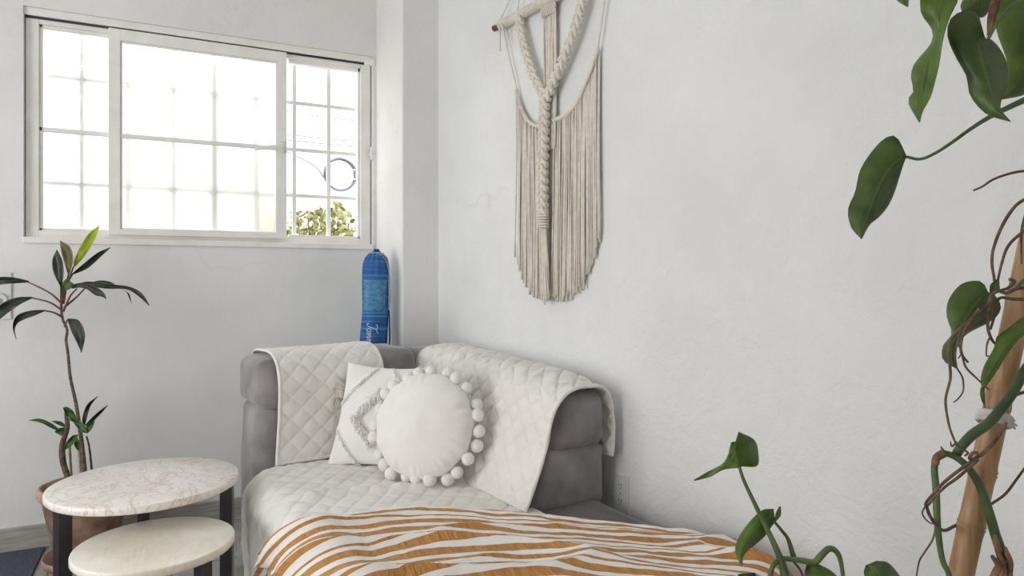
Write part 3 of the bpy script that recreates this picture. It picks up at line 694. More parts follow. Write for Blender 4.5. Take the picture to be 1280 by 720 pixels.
# ------------------------------------------------------------------ striped throw
E_ = cr([(.22, 2.56), (.30, 2.475), (.41, 2.37), (.52, 2.25), (.585, 2.165), (.66, 2.085), (.76, 2.06), (.90, 2.03), (1.06, 1.955), (1.19, 1.85), (1.285, 1.77), (1.40, 1.655), (1.52, 1.52), (1.61, 1.39), (1.68, 1.26), (1.74, 1.10)], 300)
D0 = np.array([-.04, -1.0]); nv_ = 230
sv = np.linspace(0, 1, 300); vv = np.linspace(0, .92, nv_)
Sg, Vg = np.meshgrid(sv, vv, indexing='ij')
dirx = .06*(Sg-.35); diry = -(.40+.60*np.clip(Sg*1.6, 0, 1))*0-1.0
Pp = E_[:, 0][:, None]+Vg*dirx; Qq = E_[:, 1][:, None]+Vg*diry*(.92-.25*np.clip((Sg-.75)/.25, 0, 1))
Lc = float(np.sum(np.linalg.norm(np.diff(E_, axis=0), axis=1)))
sm = Sg*Lc
def ridged(x, y, seed): return 1-np.abs(2*vnoise(x, y, seed)-1)
wx = sm+.10*fbm(sm*2, Vg*3, 40, 3); wy = Vg+.10*fbm(sm*1.6, Vg*2, 31, 3)
f1 = ridged(wx*1.2+wy*2.0, wy*4.6-wx*1.1, 50)**2.5
f2 = ridged(wx*2.0-wy*2.0+5, wy*8+wx*1.8, 51)**2.5
f3 = ridged(wx*7+wy*3, wy*6-wx*3, 52)**2
leftw = np.clip((.50-sm)/.30, 0, 1)
H = .028*f1+.012*f2*(1-.3*leftw)+.022*f3*leftw+.015*fbm(sm*10, Vg*13, 60, 3)
# the thick fold that runs beside the far edge
fc = .085+.03*np.sin(sm*4.2)+.02*np.sin(sm*9); H = H+.026*np.exp(-((Vg-fc)/.022)**2)*np.clip((sm-.25)/.2, 0, 1)*np.clip((1.0-sm)/.3, 0, 1)
H = H*np.clip(Vg/.03, .35, 1)
a_, b_, z_ = seatmap(Pp, Qq, .024+.040*np.clip((A0+.12-Pp)/.18, 0, 1)+.030*np.clip((Pp-A1+.10)/.14, 0, 1))
Pt = SFn(a_, b_, z_); nn = gridnormals(Pt); nn = nn*np.where(nn[..., 2:3].mean() < 0, -1, 1)
up = np.zeros_like(Pt); up[..., 2] = 1
flatn = np.where(nn[..., 2:3] < 0, -nn, nn)*1.0
Pt = Pt+flatn*H[..., None]
# cloth coordinate: stripes follow the far edge, pulled about by the folds
Vc = Vg*1.0+.018*fbm(sm*1.7, Vg*1.9, 71, 2)+.002*f1+.003*fbm(sm*14, Vg*10, 72, 2)
Uc = sm
mb = MB(); mb.grid(Pt, np.stack([Uc, Vc/.195+.05], -1))
bl = mk('throw_blanket', mb, M['blanket'], None, solid=.006, origin=SF(1.05, 1.6, .47), solid_off=-1)
tag(bl, 'rumpled white throw blanket with ochre stripes spread over the sofa seat', 'blanket')

# ------------------------------------------------------------------ nesting tables
def disc_top(m_, c, r, z0, z1):
    m_.lathe((c[0], c[1], 0), [(r-.004, z0), (r, z0+.004), (r, z1-.005), (r-.0015, z1-.0015), (r-.005, z1), (r*.5, z1)], 128)
def nest_table(name, label, c, r, zt, th, legs, mat, lw):
    t = thing(name, label, 'table', (c[0], c[1], 0)); m_ = MB(); disc_top(m_, c, r, zt-th, zt); o = mk('table_top', m_, M[mat], t)
    for p in o.data.polygons:
        if len(p.vertices) > 4: p.use_smooth = False
    md = o.modifiers.new('es', 'EDGE_SPLIT'); md.split_angle = .9
    pts = []
    for ang in legs:
        a = math.radians(ang); x, y = c[0]+(r-.035)*math.cos(a), c[1]+(r-.035)*math.sin(a); pts.append((x, y))
        ra = Vector((math.cos(a), math.sin(a), 0))
        m_ = MB(); m_.bar((x, y, 0), (x, y, zt-th-.002), lw, lw, ra); mk('leg', m_, M['steel'], t, bevel=.0015)
    m_ = MB()
    for p in pts: m_.bar((c[0], c[1], zt-th-.012), (p[0], p[1], zt-th-.012), .03, .02, (0, 0, 1))
    mk('frame', m_, M['steel'], t, bevel=.001)
nest_table('side_table', 'taller round side table with pink-veined marble top and black steel legs', (-0.078, 2.682), .297, .50, .026, (209, 345, 94), 'marble', .04)
nest_table('side_table', 'lower round side table with cream stone top tucked before the marble one', (-0.043, 2.333), .222, .40, .025, (228, 312, 95), 'onyx', .036)

# ------------------------------------------------------------------ umbrella bag
bagt = thing('umbrella_bag', 'tall blue striped canvas bag with white script leaning in the corner behind the sofa', 'bag', (0, 0, 0))
KB = 3.40
bot = P(461, 655, 3.33); bot.z = 0; top = P(470.5, 318, KB)
bagt.location = bot
axis = (top-bot); AL = axis.length; ax = axis.normalized(); vd = Vector((-bot.x, -bot.y, 0)).normalized(); sx_ = vd.cross(ax).normalized()*-1; vd = ax.cross(sx_).normalized()
if vd.dot(Vector((-bot.x, -bot.y, 0))) < 0: vd = -vd
if sx_.dot(Vector((RT[0], RT[1], 0))) < 0: sx_ = -sx_
prof = [(0, .070), (.04, .076), (.2, .0765), (.5, .076), (.66, .0735), (.80, .069), (.90, .0705), (.94, .0695), (.965, .066), (.985, .056), (1.0, .040), (1.008, .024), (1.012, .008)]
def bag_r(t): return float(np.interp(t, [p[0] for p in prof], [p[1] for p in prof]))
def bag_pt(t, th, off=0):
    fold = .006*math.sin(th*13)*max(0, (t-.9)/.1)+.003*math.sin(th*3+t*20)
    r = bag_r(t)+fold+off
    return bot+ax*(t*AL)+sx_*(r*.92*math.sin(th))+vd*(r*.85*math.cos(th))
ts = np.r_[np.linspace(0, .9, 60), np.linspace(.905, 1.02, 24)]; ths = np.linspace(PI, 3*PI, 65)
G = np.array([[bag_pt(t, th) for th in ths] for t in ts]); Ub = np.array([[(th/(2*PI)-.5, t) for th in ths] for t in ts])
mb = MB(); mb.grid(G, Ub); mk('bag_body', mb, M['bag'], bagt)
G = np.array([[bag_pt(t, th, .0015) for th in np.linspace(-1.0, .85, 24)] for t in np.linspace(.785, .902, 20)])
mb = MB(); mb.grid(G); mk('mesh_pocket', mb, M['bag_mesh'], bagt, solid=.001, solid_off=0)
mb = MB(); mb.tube(cr([bag_pt(1.005, .6, .004), bag_pt(.985, 1.1, .006), bag_pt(.93, 1.28, .006), bag_pt(.87, 1.22, .008), bag_pt(.83, 1.22, .012), bag_pt(.80, 1.25, .008)], 30), .003, 8)
mb.tube(cr([bag_pt(1.005, .2, .004), bag_pt(.975, .9, .007), bag_pt(.91, 1.18, .009), bag_pt(.85, 1.12, .008), bag_pt(.79, 1.18, .01)], 30), .003, 8)
for q in np.linspace(0, 1, 1): mb.tube([bag_pt(1.004, th, .003) for th in np.linspace(0, 2*PI, 30)], .003, 8)
mk('drawstring', mb, M['cord'], bagt)
mb = MB(); mb.tube(cr([bag_pt(.80, 1.35, .004), bag_pt(.70, 1.42, .012), bag_pt(.62, 1.40, .01), bag_pt(.5, 1.45, .006)], 20), .009, 8, flat=.35); mk('carry_strap', mb, M['bag_dark'], bagt)
# script: letters drawn as strokes (x along the word, y up), word reads downwards
def arc(cx, cy, rx_, ry_, a0, a1, n=14): return [(cx+rx_*math.cos(math.radians(a)), cy+ry_*math.sin(math.radians(a))) for a in np.linspace(a0, a1, n)]
strokes = []
strokes.append([(-.12, 1.15), (-.05, 1.32), (.15, 1.36), (.5, 1.28), (.85, 1.32), (1.0, 1.48)])
strokes.append([(.52, 1.28), (.46, .8), (.36, .25), (.2, .0), (0, .05), (-.05, .25), (.08, .3)])
strokes.append(arc(.86, .3, .2, .3, 90, 450, 22)+[(1.05, .5), (1.2, .48)])
def letter_m(x): return [(x, .55), (x+.08, .6), (x+.06, .3), (x+.02, .0), (x+.1, .38), (x+.24, .6), (x+.32, .5), (x+.26, .0), (x+.36, .4), (x+.5, .6), (x+.58, .5), (x+.53, .1), (x+.62, .0), (x+.74, .2)]
strokes.append(letter_m(1.22)); strokes.append(letter_m(1.95))
strokes.append([(2.68, .6), (2.66, .2), (2.78, .02), (2.95, .25), (3.04, .6), (2.98, .1), (2.88, -.4), (2.72, -.62), (2.58, -.5), (2.72, -.2), (3.1, .15)])
mb = MB(); T0, SC = .740, .034
for st in strokes:
    pts = []
    for x, y in cr(st, 26):
        x = x+.22*y
        t = T0-(x*SC*1.05)/AL; th = (-.36+(y-.35)*SC*1.12/.068)
        pts.append(bag_pt(t, th, .0020))
    mb.tube(pts, .0019, 6, flat=.7)
mk('lettering', mb, M['white_thread'], bagt)

# ------------------------------------------------------------------ macrame
mac = thing('macrame_hanging', 'cream macrame wall hanging with braided cords and long fringe on a branch', 'wall hanging', WL(.88, .02, 1.12))
def wall_s(u, v, off=0):
    p = RW(u, v, off); return ((p.x-W0[0])*WD[0]+(p.y-W0[1])*WD[1], p.z)
mb = MB(); dz = 2.318
def dz_(s): return dz+.004*math.sin(s*9)
mb.tube([WL(s, .026+.002*math.sin(s*11), dz_(s)) for s in np.linspace(.515, 1.26, 30)], [.0135, .0155, .0145, .016, .014], 16); mk('dowel', mb, M['branch'], mac)
mb = MB()                                            # cotton wrapped round the dowel
pts = []
for i in range(60*12+1):
    s = .555+(1.22-.555)*i/(60*12)
    if .83 < s < .935: pass
    a = i/12*2*PI; pts.append(WL(s, .026+.0165*math.cos(a), dz_(s)+.0165*math.sin(a)))
mb.tube(pts, .0052, 5); mk('cord_wrap', mb, M['cotton'], mac)
mb = MB()
for s0 in (.56, 1.2):
    mb.tube(cr([WL(s0, .03, dz+.012), WL((s0+.88)/2, .012, dz+.20), WL(.88, .008, dz+.40)], 16), .003, 6)
mk('hanging_cord', mb, M['cotton'], mac)
mb = MB(); mb.tube([WL(.88, -.01, dz+.40), WL(.88, .02, dz+.405)], .004, 8); mk('nail', mb, M['steel'], mac)
def braid(m_, path, w, turns, thick, off):
    path = cr(path, 140); L = np.r_[0, np.cumsum(np.linalg.norm(np.diff(path, axis=0), axis=1))]; L /= L[-1]
    tg_ = np.gradient(path, axis=0); tg_ /= np.linalg.norm(tg_, axis=1, keepdims=True); pr = np.stack([-tg_[:, 1], tg_[:, 0]], -1)
    for j in range(3):
        for kk in (-1, 0, 1):
            pts = []
            for i in range(len(path)):
                ph = 2*PI*(turns*L[i]+j/3); x = w*math.sin(ph); d = w*.55*math.sin(2*ph)
                dph = math.cos(ph); x2 = x+kk*thick*.85*(.55+.0*dph)
                s, z = path[i]+pr[i]*x2+tg_[i]*kk*thick*.55*np.sign(dph)
                pts.append(WL(s, off+d-abs(kk)*thick*.25, z))
            m_.tube(pts, thick*.62, 6)
def ws(lst): return [wall_s(*q) for q in lst]
J = wall_s(692, 128)
mb = MB(); braid(mb, ws([(656, 22), (662, 52), (674, 92)])+[J], .0125, 3.6, .0112, .040); mk('braid', mb, M['cotton'], mac)
mb = MB(); braid(mb, ws([(742, -10), (730, 35), (715, 75), (702, 105)])+[J], .0135, 4.4, .0120, .046); mk('braid', mb, M['cotton'], mac)
mb = MB(); braid(mb, [J]+ws([(691, 165), (690, 220), (690, 268)]), .0150, 4.6, .0130, .052); mk('braid', mb, M['cotton'], mac)
mb = MB(); wc = ws([(690, 264), (690, 284)])
for i in range(7):
    z = wc[0][1]+(wc[1][1]-wc[0][1])*i/6
    mb.tube([WL(wc[0][0]+.021*math.cos(a), .046+.017*math.sin(a), z) for a in np.linspace(0, 2*PI, 18)], .0048, 6)
mk('wrap_knot', mb, M['cotton'], mac)
def strands(m_, n, topf, botf, off, r=.0034, sway=.004, tip=True):
    for i in range(n):
        q = (i+.5)/n; s, zt = topf(q); s2, zb = botf(q); o = off+rng.uniform(-.004, .004); ph = rng.uniform(0, 6); zb += rng.uniform(-.022, .016); s2 += rng.uniform(-.006, .006)
        pts = []
        for t in np.linspace(0, 1, 9):
            pts.append(WL(s+(s2-s)*t+sway*math.sin(t*4+ph)*t, o+.003*math.sin(t*5+ph), zt+(zb-zt)*t))
        m_.tube(pts, [r]*7+[r, r*1.5] if tip else r, 5)
tl = np.array(ws([(650, 113), (654, 130), (661, 146), (670, 156), (687, 160)])); tr = np.array(ws([(696, 152), (707, 147), (718, 140), (728, 126), (737, 106), (745, 86), (753, 62)]))
bl_ = np.array(ws([(649, 318), (655, 342), (661, 358), (672, 366), (690, 371)])); br_ = np.array(ws([(692, 372), (710, 371), (721, 364), (733, 353), (740, 334), (747, 314), (753, 292)]))
def ip(arr, nq=200):
    c = cr(arr, nq); return lambda q: tuple(np.array([np.interp(q, np.linspace(0, 1, nq), c[:, 0]), np.interp(q, np.linspace(0, 1, nq), c[:, 1])]))
def by_s(arr):
    c = cr(arr, 200); o = np.argsort(c[:, 0]); return lambda s: float(np.interp(s, c[o, 0], c[o, 1]))
def fringe(tarr, barr, n, off):
    m_ = MB(); s0, s1 = tarr[0, 0], tarr[-1, 0]; ft, fb = by_s(tarr), by_s(barr); b0_, b1_ = barr[0, 0], barr[-1, 0]
    strands(m_, n, lambda q: (s0+(s1-s0)*q, ft(s0+(s1-s0)*q)), lambda q: (b0_+(b1_-b0_)*q, fb(b0_+(b1_-b0_)*q)), off)
    strands(m_, n-1, lambda q: (s0+(s1-s0)*(q*.98+.01), ft(s0+(s1-s0)*(q*.98+.01))), lambda q: (b0_+(b1_-b0_)*(q*.98+.01), fb(b0_+(b1_-b0_)*(q*.98+.01))), off-.007)
    o = mk('fringe', m_, M['cotton'], mac)
    m_ = MB(); cc_ = cr(tarr, 90)
    for j in range(2):
        m_.tube([WL(s, off+.003+.0035*math.cos(k*1.3+j*PI), z+.0035*math.sin(k*1.3+j*PI)) for k, (s, z) in enumerate(cc_)], .0066, 6)
    mk('knotted_border', m_, M['cotton'], mac)
fringe(tl, bl_, 36, .018); fringe(tr, br_, 42, .018)
mb = MB(); ct = np.array(ws([(684, 2), (708, 0)])); cb = np.array(ws([(686, 160), (706, 150)]))
strands(mb, 15, lambda q: (.845+.085*q, dz-.012), lambda q: (.858+.075*q, cb[0, 1]-.08), .020, .0036, .002, False); mk('centre_strands', mb, M['cotton'], mac)
mb = MB()
for row in range(4):
    for i in range(8):
        s = .847+.085*(i+.5*(row % 2))/7.5; c = WL(s, .027, dz-.018-.011*row)
        mb.tube([c+Vector((0, 0, .008)), c+Vector((WD[0]*.004, WD[1]*.004, 0))+Vector((WN[0]*.006, WN[1]*.006, 0)), c-Vector((0, 0, .008))], .0040, 6)
mk('knot_row', mb, M['cotton'], mac)
mb = MB(); J2 = wall_s(690, 284); strands(mb, 26, lambda q: (J2[0]-.012+.024*q, J2[1]), lambda q: (J2[0]-.012+.045*q, wall_s(692, 372)[1]+.015*math.sin(q*9)), .044, .003, .006); mk('tassel', mb, M['cotton'], mac)
mb = MB()
def line(pts, off, r):
    mb = MB(); mb.tube([WL(q[0], off, q[1]) for q in cr(ws(pts), 20)], r, 6); mk('side_cord', mb, M['cotton'], mac)
line([(634, 36), (641, 70), (651, 113)], .022, .0036); line([(763, -12), (757, 30), (752, 64)], .022, .0036)
line([(633, 34), (634, 50), (634, 66)], .040, .0038); line([(637, 32), (640, 46), (643, 58)], .042, .004); line([(658, -6), (655, 6), (653, 18)], .03, .003)

# ------------------------------------------------------------------ leaves
def leaf(m_, Ls, Ms, Rs, k0, k1, dl=.0, dr=.0, bow=0., n=18, w=5):
    L, Mi, R = cr(Ls, n), cr(Ms, n), cr(Rs, n); G = np.zeros((n, 2*w+1, 3)); U = np.zeros((n, 2*w+1, 2))
    for i in range(n):
        t = i/(n-1); k = k0+(k1-k0)*t+bow*math.sin(PI*t); e = math.sin(PI*min(1, t*1.0))**.6 if n > 2 else 1
        for j in range(2*w+1):
            x = (j-w)/w; ed, dd = (L[i], dl) if x < 0 else (R[i], dr); ax_ = abs(x)
            uv = Mi[i]*(1-ax_)+ed*ax_; wav = .004*math.sin(t*11+x*2)*ax_
            G[i, j] = P(uv[0], uv[1], k+dd*e*(ax_**1.5)+wav*(k/2.0)); U[i, j] = ((x+1)/2, t)
    m_.grid(G, U)
def one_leaf(name, mat, parent, *args, **kw):
    m_ = MB(); leaf(m_, *args, **kw); return mk(name, m_, M[mat], parent, solid=.0008, fixn=False, solid_off=0)
def tubeP(m_, pts, k, r, n=None, sides=8):
    ks = list(k) if hasattr(k, '__len__') else [k]*len(pts)
    p3 = [(*q, kk) for q, kk in zip(pts, ks)]; c = cr(p3, n or max(10, 6*len(pts)))
    m_.tube([P(*q) for q in c], r, sides)
def mids(L, R): 
    a, b = cr(L, 9), cr(R, 9); return [tuple(q) for q in (a+b)/2]

# cordyline -----------------------------------------------------------
pb = P(108, 700, 2.90); pb.z = 0
cord = thing('cordyline_plant', 'tall thin cordyline with dark leaves in a worn terracotta pot by the window wall', 'plant', pb)
mb = MB(); mb.lathe((pb.x, pb.y, 0), [(.112, .03), (.116, .034), (.160, .285), (.172, .287), (.176, .295), (.176, .322), (.171, .328), (.160, .328), (.155, .30), (.14, .29)], 56); mk('pot', mb, M['terracotta'], cord)
mb = MB(); mb.lathe((pb.x, pb.y, 0), [(.12, .0), (.150, .004), (.160, .034), (.154, .038), (.143, .010), (.05, .010)], 48); mk('saucer', mb, M['terracotta_rim'], cord)
mb = MB(); mb.lathe((pb.x, pb.y, 0), [(.154, .292), (.10, .302), (.001, .306)], 40); mk('soil', mb, M['soil'], cord)
KC = 2.90
mb = MB(); tubeP(mb, [(77, 352), (76.5, 380), (78, 398), (84, 412), (82.5, 425), (85, 442), (88, 472), (95, 505), (101, 545), (106, 592), (107, 612)], KC, [.0045, .005, .0055, .0062, .0072, .009, .0105], 60, 10); mk('stem', mb, M['bark'], cord)
mb = MB(); tubeP(mb, [(83, 516), (84, 535), (78, 556), (79, 578), (86, 600), (89, 614)], KC-.02, [.0085, .010, .012, .0115, .012], 36, 10); mk('stem', mb, M['bark'], cord)
mb = MB(); tubeP(mb, [(87, 556), (88, 575), (90, 610)], KC+.02, .005, 16); tubeP(mb, [(98, 560), (100, 580), (101, 612)], KC-.04, .0048, 16); mk('stem', mb, M['pale_cane'], cord)
mb = MB(); tubeP(mb, [(108, 545), (112, 562), (117, 612)], KC+.03, [.0035, .005], 16); mk('stem', mb, M['bark'], cord)
def cleaf(mat, L, R, k0, k1, stalk=None, dl=-.012, dr=-.012, bow=0, Mi=None):
    m_ = MB(); leaf(m_, L, Mi or mids(L, R), R, k0, k1, dl, dr, bow, 18, 3); o = mk('leaf', m_, M[mat], cord, solid=.0008, fixn=False, solid_off=0)
    if stalk:
        s_ = MB(); tubeP(s_, stalk, list(np.linspace(KC, k0, len(stalk))), [.005, .0035, .003], 20); mk('stalk', s_, M['petiole'], o)
    return o
cleaf('cord_leaf', [(36, 351), (15, 346.5), (-5, 347), (-30, 356)], [(36, 353), (15, 354.5), (0, 356), (-30, 361)], 2.90, 2.84, [(78, 380), (62, 366), (34, 352)])
cleaf('cord_leaf', [(40, 371), (20, 372), (3, 379), (-8, 390), (-15, 402)], [(40, 373), (26, 380), (10, 391), (-2, 400), (-14, 404)], 2.88, 2.80, [(78, 388), (62, 378), (39, 372)])
cleaf('cord_leaf', [(56, 387.5), (40, 388), (25, 392), (18, 399), (16, 410), (20, 424)], [(56, 389), (42, 395), (30, 399.5), (22, 404), (18.5, 412), (20.5, 424)], 2.86, 2.80, [(79, 397), (68, 391), (55, 388)])
cleaf('cord_leaf', [(76, 359), (67, 341), (65.5, 325), (71, 312)], [(77, 359), (79.5, 342), (78, 326), (71.5, 312)], 2.86, 2.84, [(77, 380), (76, 358)])
cleaf('cord_pink', [(85, 343), (80, 328), (76, 312), (75, 301)], [(86.5, 343), (91.5, 326), (88, 309), (76, 301)], 2.84, 2.86, [(78, 378), (81, 360), (86, 342)], Mi=[(86, 343), (86, 327), (82, 311), (75.5, 301)])
cleaf('cord_lime', [(92, 333), (93, 324), (101, 307), (112, 291), (124, 282)], [(93, 334), (99, 328), (109, 315), (119, 298), (124.5, 282.5)], 2.92, 2.95, [(78, 378), (84, 355), (92, 333)])
cleaf('cord_leaf', [(90, 342), (104, 330), (122, 316), (138, 309)], [(92, 343), (110, 335), (128, 319), (138, 310)], 2.90, 2.94, [(79, 380), (84, 356), (91, 342)])
cleaf('cord_leaf', [(88, 359), (108, 352), (135, 355), (162, 358.5), (178, 367), (187, 382)], [(90, 361), (110, 358), (133, 361), (158, 361.5), (173, 370), (186, 382)], 2.86, 2.82, [(79, 389), (88, 370), (96, 361)])
cleaf('cord_green', [(112, 354), (125, 350.5), (138, 352.5), (147, 358)], [(112, 355), (126, 356.5), (138, 357.5), (147, 358.5)], 2.92, 2.93, [(80, 384), (95, 372), (112, 354)])
cleaf('cord_leaf', [(88, 356), (104, 353.5), (119, 358), (130, 366), (133, 374)], [(92, 359), (107, 361), (119, 369), (128, 371), (132.5, 374)], 2.80, 2.76, None)
cleaf('cord_leaf', [(150, 361), (158, 365), (164, 379)], [(151, 361), (161, 367), (164.3, 379)], 2.90, 2.90, None)
cleaf('cord_green', [(79, 362), (78, 355), (83, 349), (91, 354)], [(80, 363), (86, 362), (90, 358), (92, 354)], 2.82, 2.80, [(78, 378), (79, 362)])
cleaf('cord_leaf', [(84, 399), (89, 414), (97, 430), (101.5, 441)], [(86, 398), (98, 400), (105, 412), (106, 424), (102, 441)], 2.84, 2.78, [(81, 408), (84, 400)])
cleaf('cord_green', [(75, 537), (64, 529), (50, 523.5), (36, 525)], [(74, 539), (62, 534), (50, 528), (36, 525.5)], 2.86, 2.86)
cleaf('cord_green', [(83, 532), (76, 527), (65, 526)], [(82, 534.5), (74, 531.5), (65, 526.5)], 2.88, 2.90)
cleaf('cord_green', [(98, 528), (92, 515), (84, 508.5), (78.5, 510)], [(97, 528.5), (88, 526), (82, 519), (79, 510.5)], 2.82, 2.80)
cleaf('cord_leaf', [(104, 532), (103, 522), (109, 506), (122, 495)], [(106.5, 531), (110, 517), (114, 506), (122.5, 495.5)], 2.90, 2.92)
cleaf('cord_leaf', [(106, 532), (114, 523), (124, 514), (135, 506)], [(107, 533), (118, 525), (127, 516), (135.3, 506.5)], 2.92, 2.95)
cleaf('cord_green', [(92, 527), (100, 526), (107, 534), (109, 541)], [(92, 528.5), (97, 535), (103, 540), (109, 541.5)], 2.78, 2.76)
cleaf('cord_green', [(108, 541), (108, 533), (113, 527), (118, 525)], [(109, 542), (114, 537), (117, 531), (118.5, 525.5)], 2.86, 2.86)
cleaf('cord_green', [(80, 564), (82, 554), (90, 545), (97, 543)], [(82, 562), (90, 557), (96, 549), (97.5, 544)], 2.78, 2.80)
cleaf('cord_green', [(68, 540), (72, 536), (80, 534)], [(77, 545), (80, 541), (81, 535)], 2.80, 2.84)
cleaf('cord_green', [(97, 563), (93, 557), (93, 549)], [(98.5, 563), (100, 556), (97, 547)], 2.84, 2.84)

# philodendron ----------------------------------------------------------
KP = 1.25
pbase = P(1108, 1166, 1.28); pbase.z = 0
phil = thing('philodendron_plant', 'climbing philodendron with heart-shaped leaves and hanging aerial roots by the bamboo pole', 'plant', pbase)
mb = MB(); mb.lathe((pbase.x, pbase.y, 0), [(.12, 0), (.125, .004), (.165, .30), (.178, .302), (.18, .35), (.172, .354), (.16, .35), (.155, .31)], 48); mk('pot', mb, M['terracotta'], phil)
mb = MB(); mb.lathe((pbase.x, pbase.y, 0), [(.16, .312), (.08, .325), (.001, .33)], 40); mk('soil', mb, M['soil'], phil)
def pleaf(mat, L, Mi, R, k0, k1, dl=.02, dr=.02, bow=0, extra=()):
    m_ = MB(); leaf(m_, L, Mi, R, k0, k1, dl, dr, bow, 22, 6)
    for e in extra: leaf(m_, *e[0], **e[1])
    return mk('leaf', m_, M[mat], phil, solid=.0009, fixn=False, solid_off=0)
pleaf('philo', [(1131, 190), (1122, 173), (1112, 170), (1096, 182), (1076, 211), (1069, 240), (1060, 262), (1064, 284), (1076, 298)],
      [(1132, 193), (1128, 196), (1118, 204), (1107, 218), (1097, 236), (1090, 254), (1084, 270), (1079, 284), (1076, 298.5)],
      [(1133, 196), (1130, 203), (1127, 212), (1122, 228), (1117, 243), (1109, 259), (1098, 272), (1087, 281), (1077, 299)], 1.22, 1.20, .03, .02)
pleaf('philo_light', [(1150, -12), (1150, 2), (1152, 18), (1165, 37), (1164, 54), (1143, 80), (1139, 97), (1142, 114), (1135, 127), (1149, 153)],
      [(1176, -14), (1175, 2), (1172, 20), (1173, 40), (1170, 58), (1158, 82), (1154, 100), (1152, 115), (1146, 130), (1149.5, 153)],
      [(1200, -12), (1197, 2), (1189, 18), (1181, 40), (1177, 60), (1174, 80), (1169, 101), (1163, 122), (1154, 138), (1150, 153)], 1.18, 1.20, .03, -.02)
pleaf('philo', [(1230, 44), (1222, 18), (1208, 13), (1189, 22), (1184, 44), (1194, 70), (1208, 95), (1213, 120), (1234, 143), (1263, 152)],
      [(1232, 48), (1229, 48), (1225, 50), (1222, 56), (1224, 66), (1229, 82), (1234, 98), (1239, 116), (1247, 134), (1263, 152)],
      [(1233, 49), (1238, 49), (1246, 56), (1254, 68), (1259, 82), (1260, 97), (1257, 112), (1252, 124), (1251, 137), (1263.5, 152)], 1.20, 1.15, .03, .03)
pleaf('philo_light', [(1245, -14), (1243, 10), (1246, 40), (1258, 75), (1258, 104), (1250, 123)],
      [(1285, -14), (1284, 15), (1283, 45), (1280, 76), (1272, 104), (1251, 124)],
      [(1330, -14), (1326, 20), (1318, 55), (1305, 90), (1285, 116), (1253, 124.5)], 1.30, 1.27, .02, .03)
pleaf('philo_light', [(1222, -18), (1208, -6), (1201, 6), (1202, 14)], [(1232, -18), (1222, -4), (1212, 8), (1203, 14.5)], [(1246, -16), (1240, 4), (1228, 22), (1204, 15)], 1.32, 1.30)
pleaf('philo_light', [(1118, -30), (1116, -14), (1121, 0), (1134, 8.5)], [(1128, -30), (1127, -14), (1128, 0), (1134.5, 8.5)], [(1140, -30), (1139, -14), (1136, 0), (1135, 8.5)], 1.22, 1.22)
pleaf('philo', [(1234, 363), (1228, 353), (1216, 351), (1199, 357), (1185, 377), (1184, 397), (1190, 417), (1179, 432), (1179, 450), (1196, 461)],
      [(1236, 366), (1231, 368), (1224, 374), (1216, 384), (1208, 396), (1200, 409), (1195, 421), (1191, 434), (1190, 447), (1196.5, 461)],
      [(1238, 366), (1246, 372), (1251, 384), (1246, 395), (1234, 404), (1222, 410), (1208, 418), (1198, 430), (1195, 444), (1197, 461)], 1.20, 1.16, .03, .035,
      extra=[(([(1237, 366), (1238, 356), (1246, 349)], [(1238, 366), (1243, 360), (1247, 349)], [(1240, 366), (1249, 364), (1249, 351), ], 1.20, 1.22), dict(n=10, w=3))])
pleaf('philo_light', [(1306, 376), (1280, 395), (1263, 408), (1246, 421), (1243, 434), (1230, 458), (1226, 475), (1228, 486)],
      [(1312, 388), (1290, 402), (1270, 418), (1255, 436), (1246, 450), (1236, 466), (1230, 478), (1228.5, 487)],
      [(1318, 398), (1296, 408), (1274, 424), (1258, 444), (1250, 458), (1239, 474), (1232, 483), (1229, 487)], 1.16, 1.14, .02, .0,
      extra=[(([(1226.5, 484), (1225, 494), (1231, 510)], [(1228, 484), (1228, 495), (1231.3, 510)], [(1231, 484), (1231, 494), (1231.6, 510)], 1.14, 1.14), dict(n=10, w=2))])
# low shoots in front of the plaster wall
KL = 1.50
pleaf('philo_light', [(924, 584), (921, 571), (918, 560), (920, 550), (923, 540)], [(925, 584), (930, 572), (932, 560), (929, 550), (923.5, 540)], [(927, 583), (946, 582.5), (948, 568), (943, 550), (924, 540)], KL, KL-.03, .0, .03,
      extra=[(([(924, 585), (915, 585.5), (902, 588), (888, 596), (868, 601)], [(924, 583), (914, 580), (903, 583), (888, 593), (868, 600.5)], [(923, 560), (913, 563), (904, 579), (886, 589), (867, 600)], KL, KL+.04), dict(n=14, w=3)),
             (([(924, 584), (919, 580), (910, 570)], [(922, 575), (917, 568), (912, 560)], [(922, 552), (917, 552), (914, 553)], KL, KL+.01), dict(n=8, w=3))])
pleaf('philo_light', [(967, 636), (952, 638), (934, 656), (923, 673), (919, 687), (923, 700), (927, 707.5)], [(968, 646), (958, 648), (946, 660), (936, 673), (928, 687), (926, 698), (927.3, 707.5)], [(968, 654), (966, 656), (956, 670), (945, 680), (935, 688), (929, 696), (927.6, 707.5)], KL, KL-.06, .02, .02,
      extra=[(([(967, 652), (970, 641), (974, 633)], [(968.5, 652), (973, 642), (975, 633)], [(969, 653), (976, 644), (976, 633)], KL, KL), dict(n=10, w=2))])
pleaf('philo_light', [(1008, 706), (1006, 716), (1008, 735)], [(1016, 706), (1024, 716), (1030, 735)], [(1025, 706), (1042, 716), (1060, 738)], KL-.02, KL-.05)
pleaf('philo', [(1082, 707), (1080, 716), (1084, 732)], [(1086, 705), (1096, 714), (1106, 732)], [(1096, 701), (1112, 705), (1134, 732)], KL-.1, KL-.14)
pleaf('philo', [(922, 718), (924, 726), (930, 738)], [(932, 716.5), (934, 725), (940, 738)], [(944, 716), (946, 724), (950, 738)], KL-.05, KL-.05)
